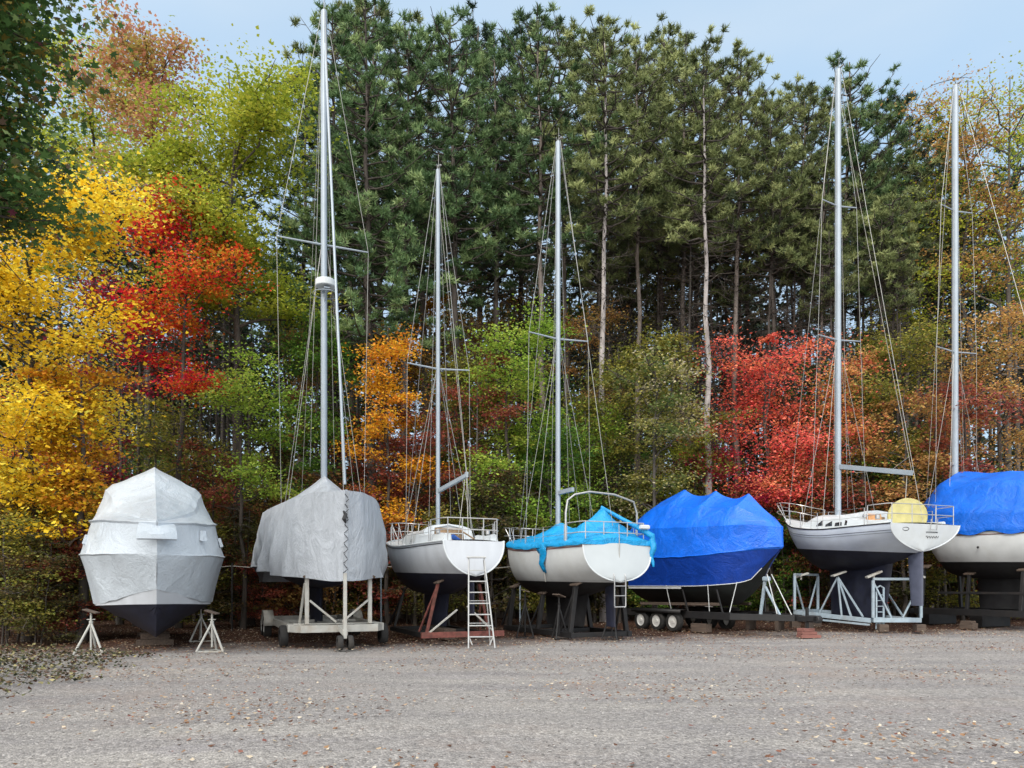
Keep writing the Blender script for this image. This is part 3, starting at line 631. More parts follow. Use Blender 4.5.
# ------------------------------------------------------------------ boat materials
GEL = plain('white gelcoat', (0.56, 0.60, 0.625), 0.3, vary=0.05, scale=3, dirt=(0.42, 0.42, 0.38), dirtamt=0.35)
GEL_GREY = plain('chalky topsides', (0.49, 0.52, 0.56), 0.42, vary=0.08, scale=2.5, dirt=(0.30, 0.31, 0.32), dirtamt=0.45, stretch=(1, 1, .3))
GEL_BLUE = plain('faded grey-blue topsides', (0.52, 0.575, 0.65), 0.42, vary=0.1, scale=2, dirt=(0.36, 0.43, 0.54), dirtamt=0.6, stretch=(.6, 1, 1.5))
CREAM = plain('cream topsides', (0.52, 0.54, 0.545), 0.4, vary=0.07, scale=2.5, dirt=(0.38, 0.37, 0.33), dirtamt=0.4)
NAVY = plain('navy bottom paint', (0.008, 0.010, 0.024), 0.6, vary=0.4, scale=5, dirt=(0.025, 0.03, 0.045), dirtamt=0.5)
BLACKP = plain('black bottom paint', (0.008, 0.008, 0.010), 0.7, vary=0.4, scale=5, dirt=(0.022, 0.024, 0.024), dirtamt=0.5)
GREENBLK = plain('dark green-black bottom paint', (0.008, 0.011, 0.011), 0.65, vary=0.4, scale=4, dirt=(0.02, 0.026, 0.024), dirtamt=0.5)
ALU = plain('anodised mast', (0.30, 0.35, 0.40), 0.45, 0.15, vary=0.08, scale=2, dirt=(0.3, 0.34, 0.38), dirtamt=0.4)
STEEL = plain('stainless tube', (0.46, 0.46, 0.46), 0.3, 0.6, vary=0.1)
WIRE = plain('rigging wire', (0.30, 0.30, 0.29), 0.4, 0.4, vary=0.1)
ROPE = plain('grey rope', (0.33, 0.32, 0.29), 0.9, vary=0.2)
RUBBER = plain('tyre rubber', (0.018, 0.018, 0.018), 0.85, vary=0.3, dirt=(0.07, 0.06, 0.05), dirtamt=0.5)
BLACKM = plain('black painted frame', (0.010, 0.010, 0.011), 0.6, vary=0.3, scale=6, dirt=(0.035, 0.025, 0.02), dirtamt=0.4)
WHITEM = plain('white painted trailer steel', (0.42, 0.42, 0.39), 0.5, vary=0.1, scale=6, dirt=(0.26, 0.18, 0.11), dirtamt=0.6)
GALV = plain('pale blue-grey painted steel', (0.31, 0.39, 0.45), 0.5, 0.1, vary=0.12, scale=6, dirt=(0.24, 0.2, 0.17), dirtamt=0.5)
RUST = plain('rusty red steel', (0.16, 0.05, 0.04), 0.8, vary=0.4, scale=8, dirt=(0.07, 0.035, 0.025), dirtamt=0.8)
WOOD = plain('weathered timber', (0.09, 0.065, 0.05), 0.85, vary=0.35, scale=5, stretch=(.3, 4, 4), bump=.3)
REDWOOD = plain('red-brown timber', (0.20, 0.085, 0.07), 0.85, vary=0.35, scale=5, stretch=(.3, 4, 4), bump=.3)
GLASS = plain('dark window glass', (0.02, 0.024, 0.03), 0.12, vary=0.2)
BLACKT = plain('black trim', (0.02, 0.02, 0.022), 0.5, vary=0.2)
TEAK = plain('teak trim', (0.2, 0.13, 0.07), 0.7, vary=0.3, scale=8)
HUBM = plain('white wheel rim', (0.62, 0.62, 0.60), 0.45, vary=0.1, dirt=(0.3, 0.25, 0.2), dirtamt=0.5)
YEL = plain('pale yellow canvas', (0.42, 0.385, 0.17), 0.85, vary=0.12, scale=6, bump=.2)
ORG = plain('orange-tan canvas', (0.52, 0.27, 0.12), 0.85, vary=0.2, scale=6)
BLUEC = plain('blue canvas', (0.02, 0.10, 0.40), 0.8, vary=0.3, scale=6)
ALUL = plain('ladder aluminium', (0.42, 0.43, 0.43), 0.4, 0.3, vary=0.1)
def film(name, col, rough, scale=1.4, strength=0.5, vary=.08, streak=(1, 1, 1), trans=0.0):
    m, nt, b = newmat(name); N, L = nt.nodes, nt.links
    tc = N.new('ShaderNodeTexCoord'); mp = N.new('ShaderNodeMapping'); mp.inputs['Scale'].default_value = streak
    L.new(tc.outputs['Object'], mp.inputs[0])
    n = N.new('ShaderNodeTexNoise'); n.inputs['Scale'].default_value = scale; n.inputs['Detail'].default_value = 5; n.inputs['Distortion'].default_value = 1.2; n.inputs['Roughness'].default_value = .6
    L.new(mp.outputs[0], n.inputs['Vector'])
    n2 = N.new('ShaderNodeTexNoise'); n2.inputs['Scale'].default_value = scale*5; n2.inputs['Detail'].default_value = 3; n2.inputs['Distortion'].default_value = 2.5; L.new(mp.outputs[0], n2.inputs['Vector'])
    ad = N.new('ShaderNodeMath'); ad.operation = 'MULTIPLY_ADD'; ad.inputs[1].default_value = 0.25; L.new(n2.outputs['Fac'], ad.inputs[0]); L.new(n.outputs['Fac'], ad.inputs[2])
    bp = N.new('ShaderNodeBump'); bp.inputs['Strength'].default_value = strength; bp.inputs['Distance'].default_value = 0.12
    L.new(ad.outputs[0], bp.inputs['Height']); L.new(bp.outputs[0], b.inputs['Normal'])
    r = ramp(nt, [(0.3, tuple(c*(1-vary) for c in col)), (0.7, tuple(min(1, c*(1+vary)) for c in col))]); L.new(n.outputs['Fac'], r.inputs[0])
    n3 = N.new('ShaderNodeTexNoise'); n3.inputs['Scale'].default_value = 9; n3.inputs['Detail'].default_value = 8; n3.inputs['Roughness'].default_value = .7; n3.inputs['Distortion'].default_value = 1.5
    L.new(mp.outputs[0], n3.inputs['Vector']); r3 = ramp(nt, [(0.60, (0, 0, 0)), (0.74, (.55,)*3)]); L.new(n3.outputs['Fac'], r3.inputs[0])
    mx3 = N.new('ShaderNodeMixRGB'); mx3.inputs[2].default_value = (*[c*.45+.02 for c in col], 1); L.new(r3.outputs[0], mx3.inputs[0]); L.new(r.outputs[0], mx3.inputs[1])   # grime and scuffs
    L.new(mx3.outputs[0], b.inputs['Base Color']); b.inputs['Roughness'].default_value = rough
    if trans:
        t = N.new('ShaderNodeBsdfTranslucent'); L.new(r.outputs[0], t.inputs['Color']); mx = N.new('ShaderNodeMixShader'); mx.inputs[0].default_value = trans
        L.new(b.outputs[0], mx.inputs[1]); L.new(t.outputs[0], mx.inputs[2]); L.new(mx.outputs[0], N['Material Output'].inputs['Surface'])
    return m
WRAP_W = film('white shrink wrap', (0.53, 0.59, 0.65), 0.3, 1.3, 0.5)
WRAP_B = film('blue shrink wrap', (0.003, 0.115, 0.62), 0.34, 1.6, 0.5, vary=.2)
WRAP_B2 = film('blue tarpaulin', (0.003, 0.115, 0.58), 0.36, 1.6, 0.6, vary=.2)
TARP_G = film('grey woven cover', (0.42, 0.455, 0.50), 0.4, 2.0, 0.65, vary=.14, streak=(1.2, 1.2, .5))
TARP_T = film('turquoise tarpaulin', (0.004, 0.27, 0.58), 0.4, 2.0, 0.8, vary=.18)

# ------------------------------------------------------------------ boat helpers
class Boat:
    def __init__(s, name, stern, bow, label, cat_='boat', **k):
        s.S = Vector((*stern, 0)); s.B = Vector((*bow, 0)); d = s.B-s.S; s.L = d.length
        s.rz = math.atan2(d.y, d.x); s.root = empty(name, s.S, s.rz, label, cat_); s.k = k
        s.inv = (Matrix.Translation(s.S) @ Matrix.Rotation(s.rz, 4, 'Z')).inverted()
    def world(s, x, y=0, z=0): return Matrix.Translation(s.S) @ Matrix.Rotation(s.rz, 4, 'Z') @ Vector((x, y, z))
    def at_px(s, px, y=0):             # x along the centreline seen at column px
        best = min(range(0, 2001), key=lambda i: abs(512+F*(lambda w: w.x/w.y)(s.world(s.L*i/2000, y))-px)); return s.L*best/2000
    def zat(s, py, x, y=0): return Z(py, s.world(x, y).y)
    # sailboat hull from curves
    def b(s, t): return cat(s.k['beam'], t)
    def zs(s, t): return cat(s.k['sheer'], t)
    def zw(s, t): return lin(s.k['wl'], t)
    def zk(s, t): return cat(s.k['keel'], t)
    def px(s, t, z):                   # x of a hull point: raked bow and transom
        zs_, L = s.zs(t), s.L; ov = s.k.get('over', 0.9); rk = s.k.get('rake', 0.15)
        zb = s.zk(0)
        h = (zs_-z)
        return L*t-ov*(t**6)*min(1, h/1.4)-(-rk)*((1-t)**6)*(-h)*1.0
    def pt(s, t, z, side, off=0):
        zs_, zk_ = s.zs(t), s.zk(t); z = max(z, zk_)
        u = min(1, max(0, (zs_-z)/max(1e-4, zs_-zk_)))
        y = s.b(t)*(1-u**s.k.get('n', 2.6))**(1/s.k.get('m', 1.7))
        return (s.px(t, z), side*(y+off), z)
    def hull(s, topmat, botmat, transmat, ns=44):
        ts = [i/ns for i in range(ns+1)]; ts = [1-(1-t)**1.25 for t in ts]
        zt = lambda t: [s.zs(t)+(max(s.zw(t), s.zk(t))-s.zs(t))*j/8 for j in range(9)]
        m = MB()
        for sd in (1, -1): m.grid([[s.pt(t, z, sd) for z in zt(t)] for t in ts])
        m.build('topsides', topmat, s.root, smooth=50)
        zb = lambda t: [max(s.zw(t), s.zk(t))+(s.zk(t)-max(s.zw(t), s.zk(t)))*((j/8)**.7) for j in range(9)]
        m = MB()
        for sd in (1, -1): m.grid([[s.pt(t, z, sd) for z in zb(t)] for t in ts])
        m.build('bottom', botmat, s.root, smooth=50)
        # transom
        zl = [s.zs(0)+(s.zk(0)-s.zs(0))*(j/16) for j in range(17)]
        m = MB(); rows = []
        for z in zl:
            p = s.pt(0, z, 1); q = s.pt(0, z, -1)
            rows.append([(p[0]-0.012-0.05*(1-abs(a)**2), p[1]*a, z) for a in (1, .75, .5, .25, 0, -.25, -.5, -.75, -1)])
        m.grid(rows); tr = m.build('transom', transmat, s.root, smooth=60)
        m = MB(); rim = [s.pt(0, z, 1) for z in zl]+[s.pt(0, z, -1) for z in reversed(zl)]
        m.tube([(p[0]-.012, p[1], p[2]) for p in rim], .022, 6); m.build('transom_rim', GEL, tr)
        # deck with camber
        m = MB(); m.grid([[(s.px(t, s.zs(t)), s.b(t)*a*0.99, s.zs(t)+0.06*(1-a*a)*min(1, s.b(t))-.01) for a in (1, .6, .2, 0, -.2, -.6, -1)] for t in ts])
        m.build('deck', GEL, s.root, smooth=50)
    def rail(s, mat, r=.02, dz=.0, name='toe_rail', t1=1.0):
        m = MB(); ts = [i/40*t1 for i in range(41)]
        for sd in (1, -1): m.tube([(lambda p: (p[0], p[1], p[2]+dz))(s.pt(t, s.zs(t)-0.001, sd, .008)) for t in ts], r, 6)
        return m.build(name, mat, s.root)
    def stripe(s, mat, d0, d1, name='stripe'):
        m = MB(); ts = [i/50*.985 for i in range(51)]
        for sd in (1, -1): m.grid([[s.pt(t, s.zs(t)-d, sd, .006) for d in (d0, (d0+d1)/2, d1)] for t in ts])
        m.build(name, mat, s.root, smooth=50)
    def boot(s, mat, w=.06):
        m = MB(); ts = [i/50*.97 for i in range(51)]
        for sd in (1, -1): m.grid([[s.pt(t, s.zw(t)+w*q, sd, .005) for q in (1, .5, 0)] for t in ts])
        m.build('boot_stripe', mat, s.root, smooth=50)
    def stanchions(s, t0, t1, n, h=.6, inset=.06):
        for sd in (1, -1):
            top = []; mid = []
            for i in range(n):
                t = t0+(t1-t0)*i/(n-1); p = s.pt(t, s.zs(t), sd); q = (p[0], p[1]-sd*inset, p[2]+h)
                m = MB(); m.tube([(p[0], p[1]-sd*inset, p[2]-.02), q], .014, 6); m.build('stanchion', STEEL, s.root)
                top.append(q); mid.append((q[0], q[1], q[2]-h*.5))
            for l in (top, mid): m = MB(); m.tube(l, .006, 5); m.build('lifeline', WIRE, s.root)
    def pulpit(s, t0, h=.62, name='pulpit'):
        m = MB(); pa = s.pt(t0, s.zs(t0), 1); pb = s.pt(t0, s.zs(t0), -1); n = s.pt(1, s.zs(1), 1)
        f = (n[0]+.12, 0, n[2]+h)
        for dz, k in ((h, 1), (h*.5, .8)):
            l = []
            for i in range(13):
                a = math.pi*i/12; x = pa[0]+(n[0]+.12*k-pa[0])*math.sin(a)**.8; y = (pa[1]-.04)*math.cos(a); l.append((x, y, pa[2]+dz+(n[2]-pa[2])*math.sin(a)))
            m.tube(l, .016, 6)
            if k == 1: tl = l
        for i, (tt, sd) in ((0, (t0, 1)), (12, (t0, -1)), (3, (t0+(1-t0)*.55, 1)), (9, (t0+(1-t0)*.55, -1)), (5, (.985, 1)), (7, (.985, -1))):
            p = s.pt(tt, s.zs(tt), sd); m.tube([(p[0], p[1]*.85, p[2]), tl[i]], .016, 6)
        m.build(name, STEEL, s.root)
    def pushpit(s, t0, h=.62, gate=True):
        m = MB(); st = s.pt(0, s.zs(0), 1); pf = s.pt(t0, s.zs(t0), 1)
        for dz in (h, h*.5):
            l = [(pf[0], pf[1]-.05, pf[2]+dz), (st[0]+.25, st[1]-.06, st[2]+dz), (st[0]+.1, st[1]-.16, st[2]+dz), (st[0]+.06, 0, st[2]+dz), (st[0]+.1, -st[1]+.16, st[2]+dz), (st[0]+.25, -st[1]+.06, st[2]+dz), (pf[0], -pf[1]+.05, pf[2]+dz)]
            m.tube(l, .016, 6)
        for x, y in ((pf[0], pf[1]-.05), (st[0]+.1, st[1]-.16), (st[0]+.07, st[1]*.35)):
            for sd in (1, -1): m.tube([(x, sd*y, st[2]-.02), (x, sd*y, st[2]+h)], .016, 6)
        m.build('stern_rail', STEEL, s.root)
    def mast(s, x, z0, z1, r, spr, bow_t=.98, radar=None, boom=None, backstay=True, ztopfrac=.995, lower=True, tdx=0, chain=.85):
        m = MB(); mm = [(x+tdx*k/6, 0, z0+(z1-z0)*k/6) for k in range(7)]
        vs = MB(); n = 12; rows = []
        for p in mm: rows.append([(p[0]+r*1.05*math.cos(2*math.pi*j/n), r*.74*math.sin(2*math.pi*j/n), p[2]) for j in range(n)])
        vs.grid(rows, closed=True); vs.add(rows[-1], [tuple(range(n))]); ms = vs.build('mast', ALU, s.root, smooth=50)
        X_ = lambda z: x+tdx*(z-z0)/(z1-z0)
        m = MB(); m.box((X_(z1)-.1, 0, z1+.03), (.3, .06, .05), bev=.01); m.tube([(X_(z1)-.05, 0, z1), (X_(z1)-.05, 0, z1+.45)], .007, 5); m.tube([(X_(z1)+.04, 0, z1), (X_(z1)+.1, 0, z1+.22), (X_(z1)+.22, 0, z1+.24)], .007, 5)
        m.build('masthead_fitting', WIRE, ms)
        ch = []
        tx = x/s.L
        tips = []
        for zz, half in spr:
            for sd in (1, -1):
                mb = MB(); tip = (X_(zz)-.08, sd*half, zz+.05); mb.tube([(X_(zz), sd*r*.7, zz), tip], [.032, .02], 6); mb.build('spreader', ALU, ms)
                tips.append((sd, tip))
        def wire(nm, pts, rr=.0075): mb = MB(); mb.tube(pts, rr, 5); mb.build(nm, WIRE, ms)
        zt = z0+(z1-z0)*ztopfrac
        for sd in (1, -1):
            cp = s.pt(tx-.01, s.zs(tx), sd); cpp = (cp[0], cp[1]*chain, cp[2])
            tp = [p for q, p in tips if q == sd]; tp.sort(key=lambda p: -p[2])
            wire('shroud', [(X_(zt), sd*r*.6, zt)]+tp+[cpp])
            if lower:
                zl = (tp[-1][2] if tp else z0+(z1-z0)*.5)-.1
                for dx in (-.55, .5): wire('shroud', [(X_(zl), sd*r*.6, zl), (cp[0]+dx, cp[1]*chain, cp[2])])
        nb = s.pt(bow_t, s.zs(bow_t), 1); wire('forestay', [(X_(zt)+r, 0, zt), (nb[0], 0, nb[2]+.05)])
        if backstay: wire('backstay', [(X_(z1)-.15, 0, z1), (.1, 0, s.zs(0))])
        for dy, zz in ((.10, z1*.98), (-.12, z1*.97)): wire('halyard', [(X_(zz), dy*.4, zz), (x-.1, dy*3.2, z0+.5)], .006)
        return ms
    def cover(s, name, mat, prof, rows_z, nx=60, wr=None, smooth=40, parent=None, thick=.015):
        """prof(t) -> list of (x, y, z) half section, from bottom edge up to the ridge"""
        m = MB(); rows = []
        for i in range(nx+1):
            h = prof(i/nx); full = h+[(x, -y, z) for x, y, z in reversed(h[:-1])]
            if wr: full = [wr(p, i/nx, j/(len(full)-1)) for j, p in enumerate(full)]
            rows.append(full)
        m.grid(rows)
        # close both ends
        for r in (rows[0], rows[-1]): m.add(r, [tuple(range(len(r)))])
        o = m.build(name, mat, parent or s.root, smooth=smooth); return o
def densify(pts, seg=4, sag=0.0):
    out = []
    for i in range(len(pts)-1):
        for k in range(seg):
            u = k/seg; a, b = pts[i], pts[i+1]
            f = sag*4*u*(1-u)*(abs(b[1]-a[1])+abs(b[2]-a[2]))
            out.append((a[0]+(b[0]-a[0])*u, (a[1]+(b[1]-a[1])*u)-f*.6, (a[2]+(b[2]-a[2])*u)-f*.4))
    out.append(pts[-1]); return out
from mathutils import noise as mnoise
def nz(x, y, z, s=1.0): return mnoise.noise(Vector((x*s, y*s, z*s)))

def jack_stand(wx, wy, h, mat, label, spread=.42, rz=0, lean=0, group=None, padtilt=.3):
    r = empty('jack_stand', (wx, wy, 0.02), rz, label, 'jack stand', group)
    top = (0, 0, h*.72)
    feet = [(math.cos(a)*spread, math.sin(a)*spread, 0.02) for a in (math.radians(210), math.radians(330), math.radians(90))]
    for f in feet: m = MB(); m.tube([f, top], .026, 8); m.build('leg', mat, r)
    m = MB()
    for i in range(3): m.bar(feet[i], feet[(i+1) % 3], .035, .035)
    m.build('base_frame', mat, r)
    m = MB(); m.tube([(0, 0, h*.12), (0, 0, h*.94)], .024, 8); m.tube([(0, 0, h*.7), (0, 0, h*.76)], .045, 8); m.tube([(-.09, 0, h*.79), (.09, 0, h*.79)], .011, 6); m.build('screw_post', mat, r)
    m = MB(); m.box((0, 0, h*.97), (.3, .3, .035), Matrix.Rotation(padtilt, 3, 'Y'), .01); m.build('pad', WOOD, r)
    return r
def wheel(parent, c, R=.33, w=.2, axis=(0, 1, 0), hub=HUBM, out=1):
    m = MB(); c = Vector(c); a = Vector(axis)
    prof = [(R*.6, -w*.5), (R*.9, -w*.5), (R*.98, -w*.36), (R, -w*.15), (R, w*.15), (R*.98, w*.36), (R*.9, w*.5), (R*.6, w*.5)]
    u = a.orthogonal().normalized(); v = a.cross(u); rows = []
    for i in range(28):
        t = 2*math.pi*i/28; d = u*math.cos(t)+v*math.sin(t); rows.append([tuple(c+d*rr+a*q) for rr, q in prof])
    rows.append(rows[0]); m.grid(rows); wh = m.build('wheel', RUBBER, parent, smooth=40)
    m = MB(); m.disc(c+a*out*w*.30, axis, R*.6, w*.1, 20); m.disc(c+a*out*w*.36, axis, R*.2, w*.2, 12); m.ring(c+a*out*w*.38, axis, R*.57, .018); m.build('rim', hub, wh)
    return wh

# ================================================================== 1. white-wrapped cruiser, bow on
d1 = Vector((9.6, -19.3)).normalized(); bw = Vector((X(157, 16.9), 16.9)); st = bw-d1*8.8
B1 = Boat('motor_cruiser', st, bw, 'motor cruiser shrink-wrapped in white, seen bow-on at the far left', 'motor boat')
L = B1.L
T_b = [(0, 1.66), (.5, 1.80), (.7, 1.62), (.85, 1.2), (.94, .68), (1, .0)]       # rub rail
T_c = [(0, 1.45), (.5, 1.48), (.7, 1.32), (.85, .85), (.94, .36), (1, .0)]        # chine / lower wrap edge
T_r = [(0, 1.35), (.5, 1.56), (.7, 1.46), (.85, 1.05), (.94, .58), (.985, .16), (1, .02)]       # bow-rail line
T_zr = [(0, 2.62), (.5, 2.46), (.85, 2.38), (1, 2.36)]
T_ze = [(0, 1.14), (.6, 1.16), (.8, 1.24), (.92, 1.42), (1, 1.56)]
T_zt = [(0, 3.30), (.5, 3.36), (.8, 3.22), (1, 3.08)]
T_sh = [(0, .95), (.25, 1.18), (.5, 1.24), (.68, 1.05), (.85, .6), (1, .02)]
T_zsh = [(0, 3.7), (.25, 4.22), (.5, 4.25), (.64, 4.0), (.74, 3.6), (.9, 3.3), (1, 3.12)]
T_zrg = [(0, 4.1), (.25, 4.75), (.46, 5.02), (.56, 4.85), (.72, 4.1), (.86, 3.6), (1, 3.14)]
def xr(t, z, zt, rake): return L*t-rake*(max(0, t-.3)/.7)**4*max(0, (zt-z))
def prof1(t):
    zr = cat(T_zr, t); p = []
    p.append((xr(t, cat(T_ze, t), zr, .55), cat(T_c, t), cat(T_ze, t)))
    p.append((L*t, cat(T_b, t), zr-.03)); p.append((L*t+.0, cat(T_b, t)+.045*min(1, (1-t)*8), zr)); p.append((L*t, cat(T_b, t), zr+.03))
    zt_ = cat(T_zt, t); p.append((L*t-.05, cat(T_r, t)-.02*min(1, (1-t)*9), zt_-.05)); p.append((L*t-.04, cat(T_r, t)+.04*min(1, (1-t)*9), zt_)); p.append((L*t-.06, cat(T_r, t)-.05*min(1, (1-t)*9), zt_+.03))
    ys_ = min(cat(T_sh, t), cat(T_r, t)-.08*min(1, (1-t)*9)); zs1 = max(zt_+.03, cat(T_zsh, t)); zr1 = max(zt_+.04, cat(T_zrg, t)); d_ = zr1-zs1
    p += [(L*t-.1, ys_*1.02, zt_+(zs1-zt_)*.72), (L*t-.1, ys_*.97, zs1), (L*t-.1, ys_*.84, zs1+d_*.24), (L*t-.1, ys_*.45, zs1+d_*.60), (L*t-.1, 0, zr1)]
    return densify(p, 4, .02)
def wr1(p, t, q):
    a = .04*nz(p[0], p[1], p[2], .9)+.022*nz(p[0], p[1]*1.5, p[2]*2+5, 2.6); s_ = 1 if p[1] >= 0 else -1
    ez = 0
    if q < .02 or q > .98: ez = .05*nz(p[0], p[1], 3, 2.0)
    return (p[0]+a*.3, p[1]+s_*a*min(1, abs(p[1])*3), p[2]+a*.5+ez)
cv = B1.cover('shrink_wrap', WRAP_W, prof1, None, 80, wr1, smooth=22)
# wrapped anchor pulpit under the deck edge and two taped vents
m = MB(); zc = 2.86
def arc(x0, hw, z, n=9, k=.28): return [(x0-k*abs(a)**2*hw, a*hw, z) for a in [(-1+2*i/(n-1)) for i in range(n)]]
m.grid([arc(L-.35, .36, 3.12), arc(L+.02, .40, 2.98), arc(L+.18, .42, 2.80), arc(L+.20, .42, 2.70), arc(L-.02, .4, 2.68)]); m.build('wrapped_pulpit', WRAP_W, cv, smooth=30)
for sy in (-.85, 1.05):
    m = MB(); xx = L*.865; m.grid([[(xx+.02, sy-.06, 3.0), (xx+.07, sy, 3.0), (xx+.02, sy+.06, 3.0)], [(xx+.16, sy-.09, 2.75), (xx+.2, sy, 2.73), (xx+.12, sy+.09, 2.75)]]); m.build('vent', WRAP_W, cv)
for sy in (1, -1):
    m = MB(); m.box((L*.66, sy*1.60, 2.8), (.3, .08, .26), Matrix.Rotation(sy*.3, 3, 'X'), .05); m.build('wrapped_fender', WRAP_W, cv)
T_zk = [(0, .36), (.5, .28), (.75, .30), (.88, .42), (.96, .75), (1, 1.18)]
T_hc = [(0, 1.42), (.5, 1.46), (.7, 1.3), (.85, .82), (.94, .36), (1, .0)]
T_zh = [(0, 1.10), (.6, 1.12), (.8, 1.16), (.92, 1.19), (1, 1.2)]
ts = [i/40 for i in range(41)]
m = MB()
for sd in (1, -1): m.grid([[(xr(t, z, 2.36, .55), sd*cat(T_hc, t)*(1.0-.0*k), z) for k, z in enumerate((cat(T_ze, t)+.12, cat(T_zh, t)-.004))] for t in ts])
m.build('topsides', GEL_GREY, B1.root, smooth=40)
def bot1(t, sd, k):
    zc_, zk_ = cat(T_zh, t), min(cat(T_zk, t), cat(T_zh, t)-.005); u = k/6; y = cat(T_hc, t)*(1-u); z = zc_+(zk_-zc_)*u+.05*math.sin(u*math.pi)*min(1, zc_-zk_)
    if k in (2, 4): z -= .035
    return (xr(t, z, 2.36, .55), sd*y, z)
m = MB()
for sd in (1, -1): m.grid([[bot1(t, sd, k) for k in range(7)] for t in ts])
m.add([bot1(0, 1, k) for k in range(7)]+[bot1(0, -1, k) for k in range(5, -1, -1)], [tuple(range(13))])
m.build('bottom', NAVY, B1.root, smooth=18)
m = MB(); m.tube([(L-.62, 0, 1.55), (L-1.1, 0, .9), (L-1.7, 0, .55), (L-2.6, 0, .4)], .02, 6); m.build('keel_strip', GEL_GREY, B1.root)
jack_stand(X(91, 17.2), 17.2, 1.05, WHITEM, 'white tripod jack stand at the left under the white-wrapped cruiser', .36, 0.2)
jack_stand(X(212, 18.0), 18.0, 1.0, WHITEM, 'white tripod jack stand at the right front of the white-wrapped cruiser', .36, 0.1)
jack_stand(X(201, 21.2), 21.2, 1.0, WHITEM, 'smaller-looking white jack stand behind the right front one, under the white-wrapped cruiser', .36, 0.5)
for k, tt in enumerate((.2, .62)):
    w_ = B1.world(L*tt, 0, 0); r = empty('keel_block', (w_.x, w_.y, .02), B1.rz, ('dark timber block under the keel at the stern of the white-wrapped cruiser', 'dark timber block under the forward keel of the white-wrapped cruiser')[k], 'timber block')
    for j in range(2): m = MB(); m.box((0, 0, .09+.165*j), (.3+.0*j, .9-.2*j, .16), None, .01); m.build('timber', WOOD, r)

# ================================================================== 2. grey-covered sailboat with radar mast, bow towards us
B2 = Boat('sailboat', (X(299, 26.6), 26.6), (X(346, 18.6), 18.6), 'sailboat under a grey cloth cover with a tall mast carrying a radar', 'sailboat',
    beam=[(0, 1.0), (.45, 1.5), (.75, 1.15), (.93, .42), (1, .03)], sheer=[(0, 3.0), (.5, 2.95), (1, 3.25)], wl=[(0, 2.05), (1, 2.05)],
    keel=[(0, 2.1), (.25, 1.75), (.5, 1.55), (.75, 1.6), (.92, 1.95), (1, 3.0)], over=1.2)
B2.hull(GEL_GREY, NAVY, GEL); L = B2.L
xm = B2.at_px(324); L2 = L
T_cb = [(0, 1.35), (.12, 1.5), (.5, 1.66), (.75, 1.44), (.9, 1.0), (.97, .5), (1, .05)]
T_ct = [(0, 1.2), (.12, 1.35), (.5, 1.58), (.75, 1.36), (.9, .93), (.97, .48), (1, .05)]
T_zb = [(0, 1.75), (.06, 1.7), (.12, 2.2), (.3, 2.28), (.5, 2.05), (.7, 1.95), (.85, 1.86), (1, 1.74)]
T_zrl = [(0, 3.62), (.08, 3.80), (.3, 3.82), (.6, 3.80), (.85, 3.92), (1, 4.02)]
T_zg = [(0, 3.75), (.12, 4.15), (.3, 4.45), (xm/L-.14, 4.6), (xm/L, 4.86), (xm/L+.1, 4.5), (.85, 4.15), (1, 4.05)]
def prof2(t):
    zb, zr, zg = cat(T_zb, t), cat(T_zrl, t), cat(T_zg, t)
    sc_ = math.sin(t*23)*.05+math.sin(t*41+1)*.03; zb += sc_*.6*(1-t)**.3
    yb, yt = cat(T_cb, t), cat(T_ct, t); x0 = L*t+.12*t**8
    lo = [(x0-.28*t**6*(1-k/6)-.0, yb+(yt-yb)*(k/6)+.09*math.sin(math.pi*k/6)*min(1, (1-t)*5), zb+(zr-zb)*k/6) for k in range(7)]
    hi = densify([lo[-1], (x0-.05, yt*.5, zr+(zg-zr)*.42), (x0-.05, 0, zg)], 4)
    return lo[:-1]+hi
def wr2(p, t, q):
    s_ = 1 if p[1] > 0 else -1; d = max(0, min(1, (3.9-p[2])/1.7))
    pl = (math.sin(p[0]*7.5+1.6*math.sin(p[0]*2.1+p[2]*.9))*.016+math.sin(p[0]*3.3+p[2]*1.9)*.05+nz(p[0]*1.6-p[2]*.8, s_*3, p[2]*.6)*.24)*(.25+d)*min(1, (1-t)*6)
    if d <= 0: pl = 0
    return (p[0]+.02*nz(p[0], p[1], p[2], 2), p[1]+s_*pl, p[2]+.05*nz(p[0], p[1]*1.3, p[2]+9, 1.3))
cv = B2.cover('boat_cover', TARP_G, prof2, None, 110, wr2, smooth=60)
m = MB()                              # laced front seam with gathered cloth
for k in range(16):
    z = 1.95+k*.125; m.tube([(L+.06-.20*max(0, (3.9-z)/2.2)**1.2, -.05+.1*(k % 2), z), (L+.13-.20*max(0, (3.9-z)/2.2)**1.2, .05-.1*(k % 2), z+.1)], .009, 5)
m.build('lacing', BLACKT, cv)
m = MB(); m.tube([(L+.08, -.02, 3.2), (L+.11, -.07, 3.3), (L+.10, -.03, 3.42), (L+.12, -.09, 3.5)], [.02, .06, .05, .02], 7); m.build('knotted_cloth', BLACKT, cv)
ms = B2.mast(xm, 4.6, B2.zat(12, xm), .125, [(B2.zat(245, xm), 1.32)], lower=True, backstay=True)
zr_ = B2.zat(289, xm)
m = MB(); m.disc((xm+.28, 0, zr_+.05), (0, 0, 1), .29, .2, 24); m.build('radar', GEL, ms)
m = MB(); m.bar((xm+.05, 0, zr_-.13), (xm+.5, 0, zr_-.13), .16, .04); m.tube([(xm, 0, zr_-.5), (xm+.42, 0, zr_-.14)], .02, 6); m.ring((xm+.3, 0, zr_-.26), (0, 0, 1), .36, .012, 24, 6); m.build('radar_bracket', ALU, ms)
zf0, zf1 = 4.05, B2.zat(48, xm)
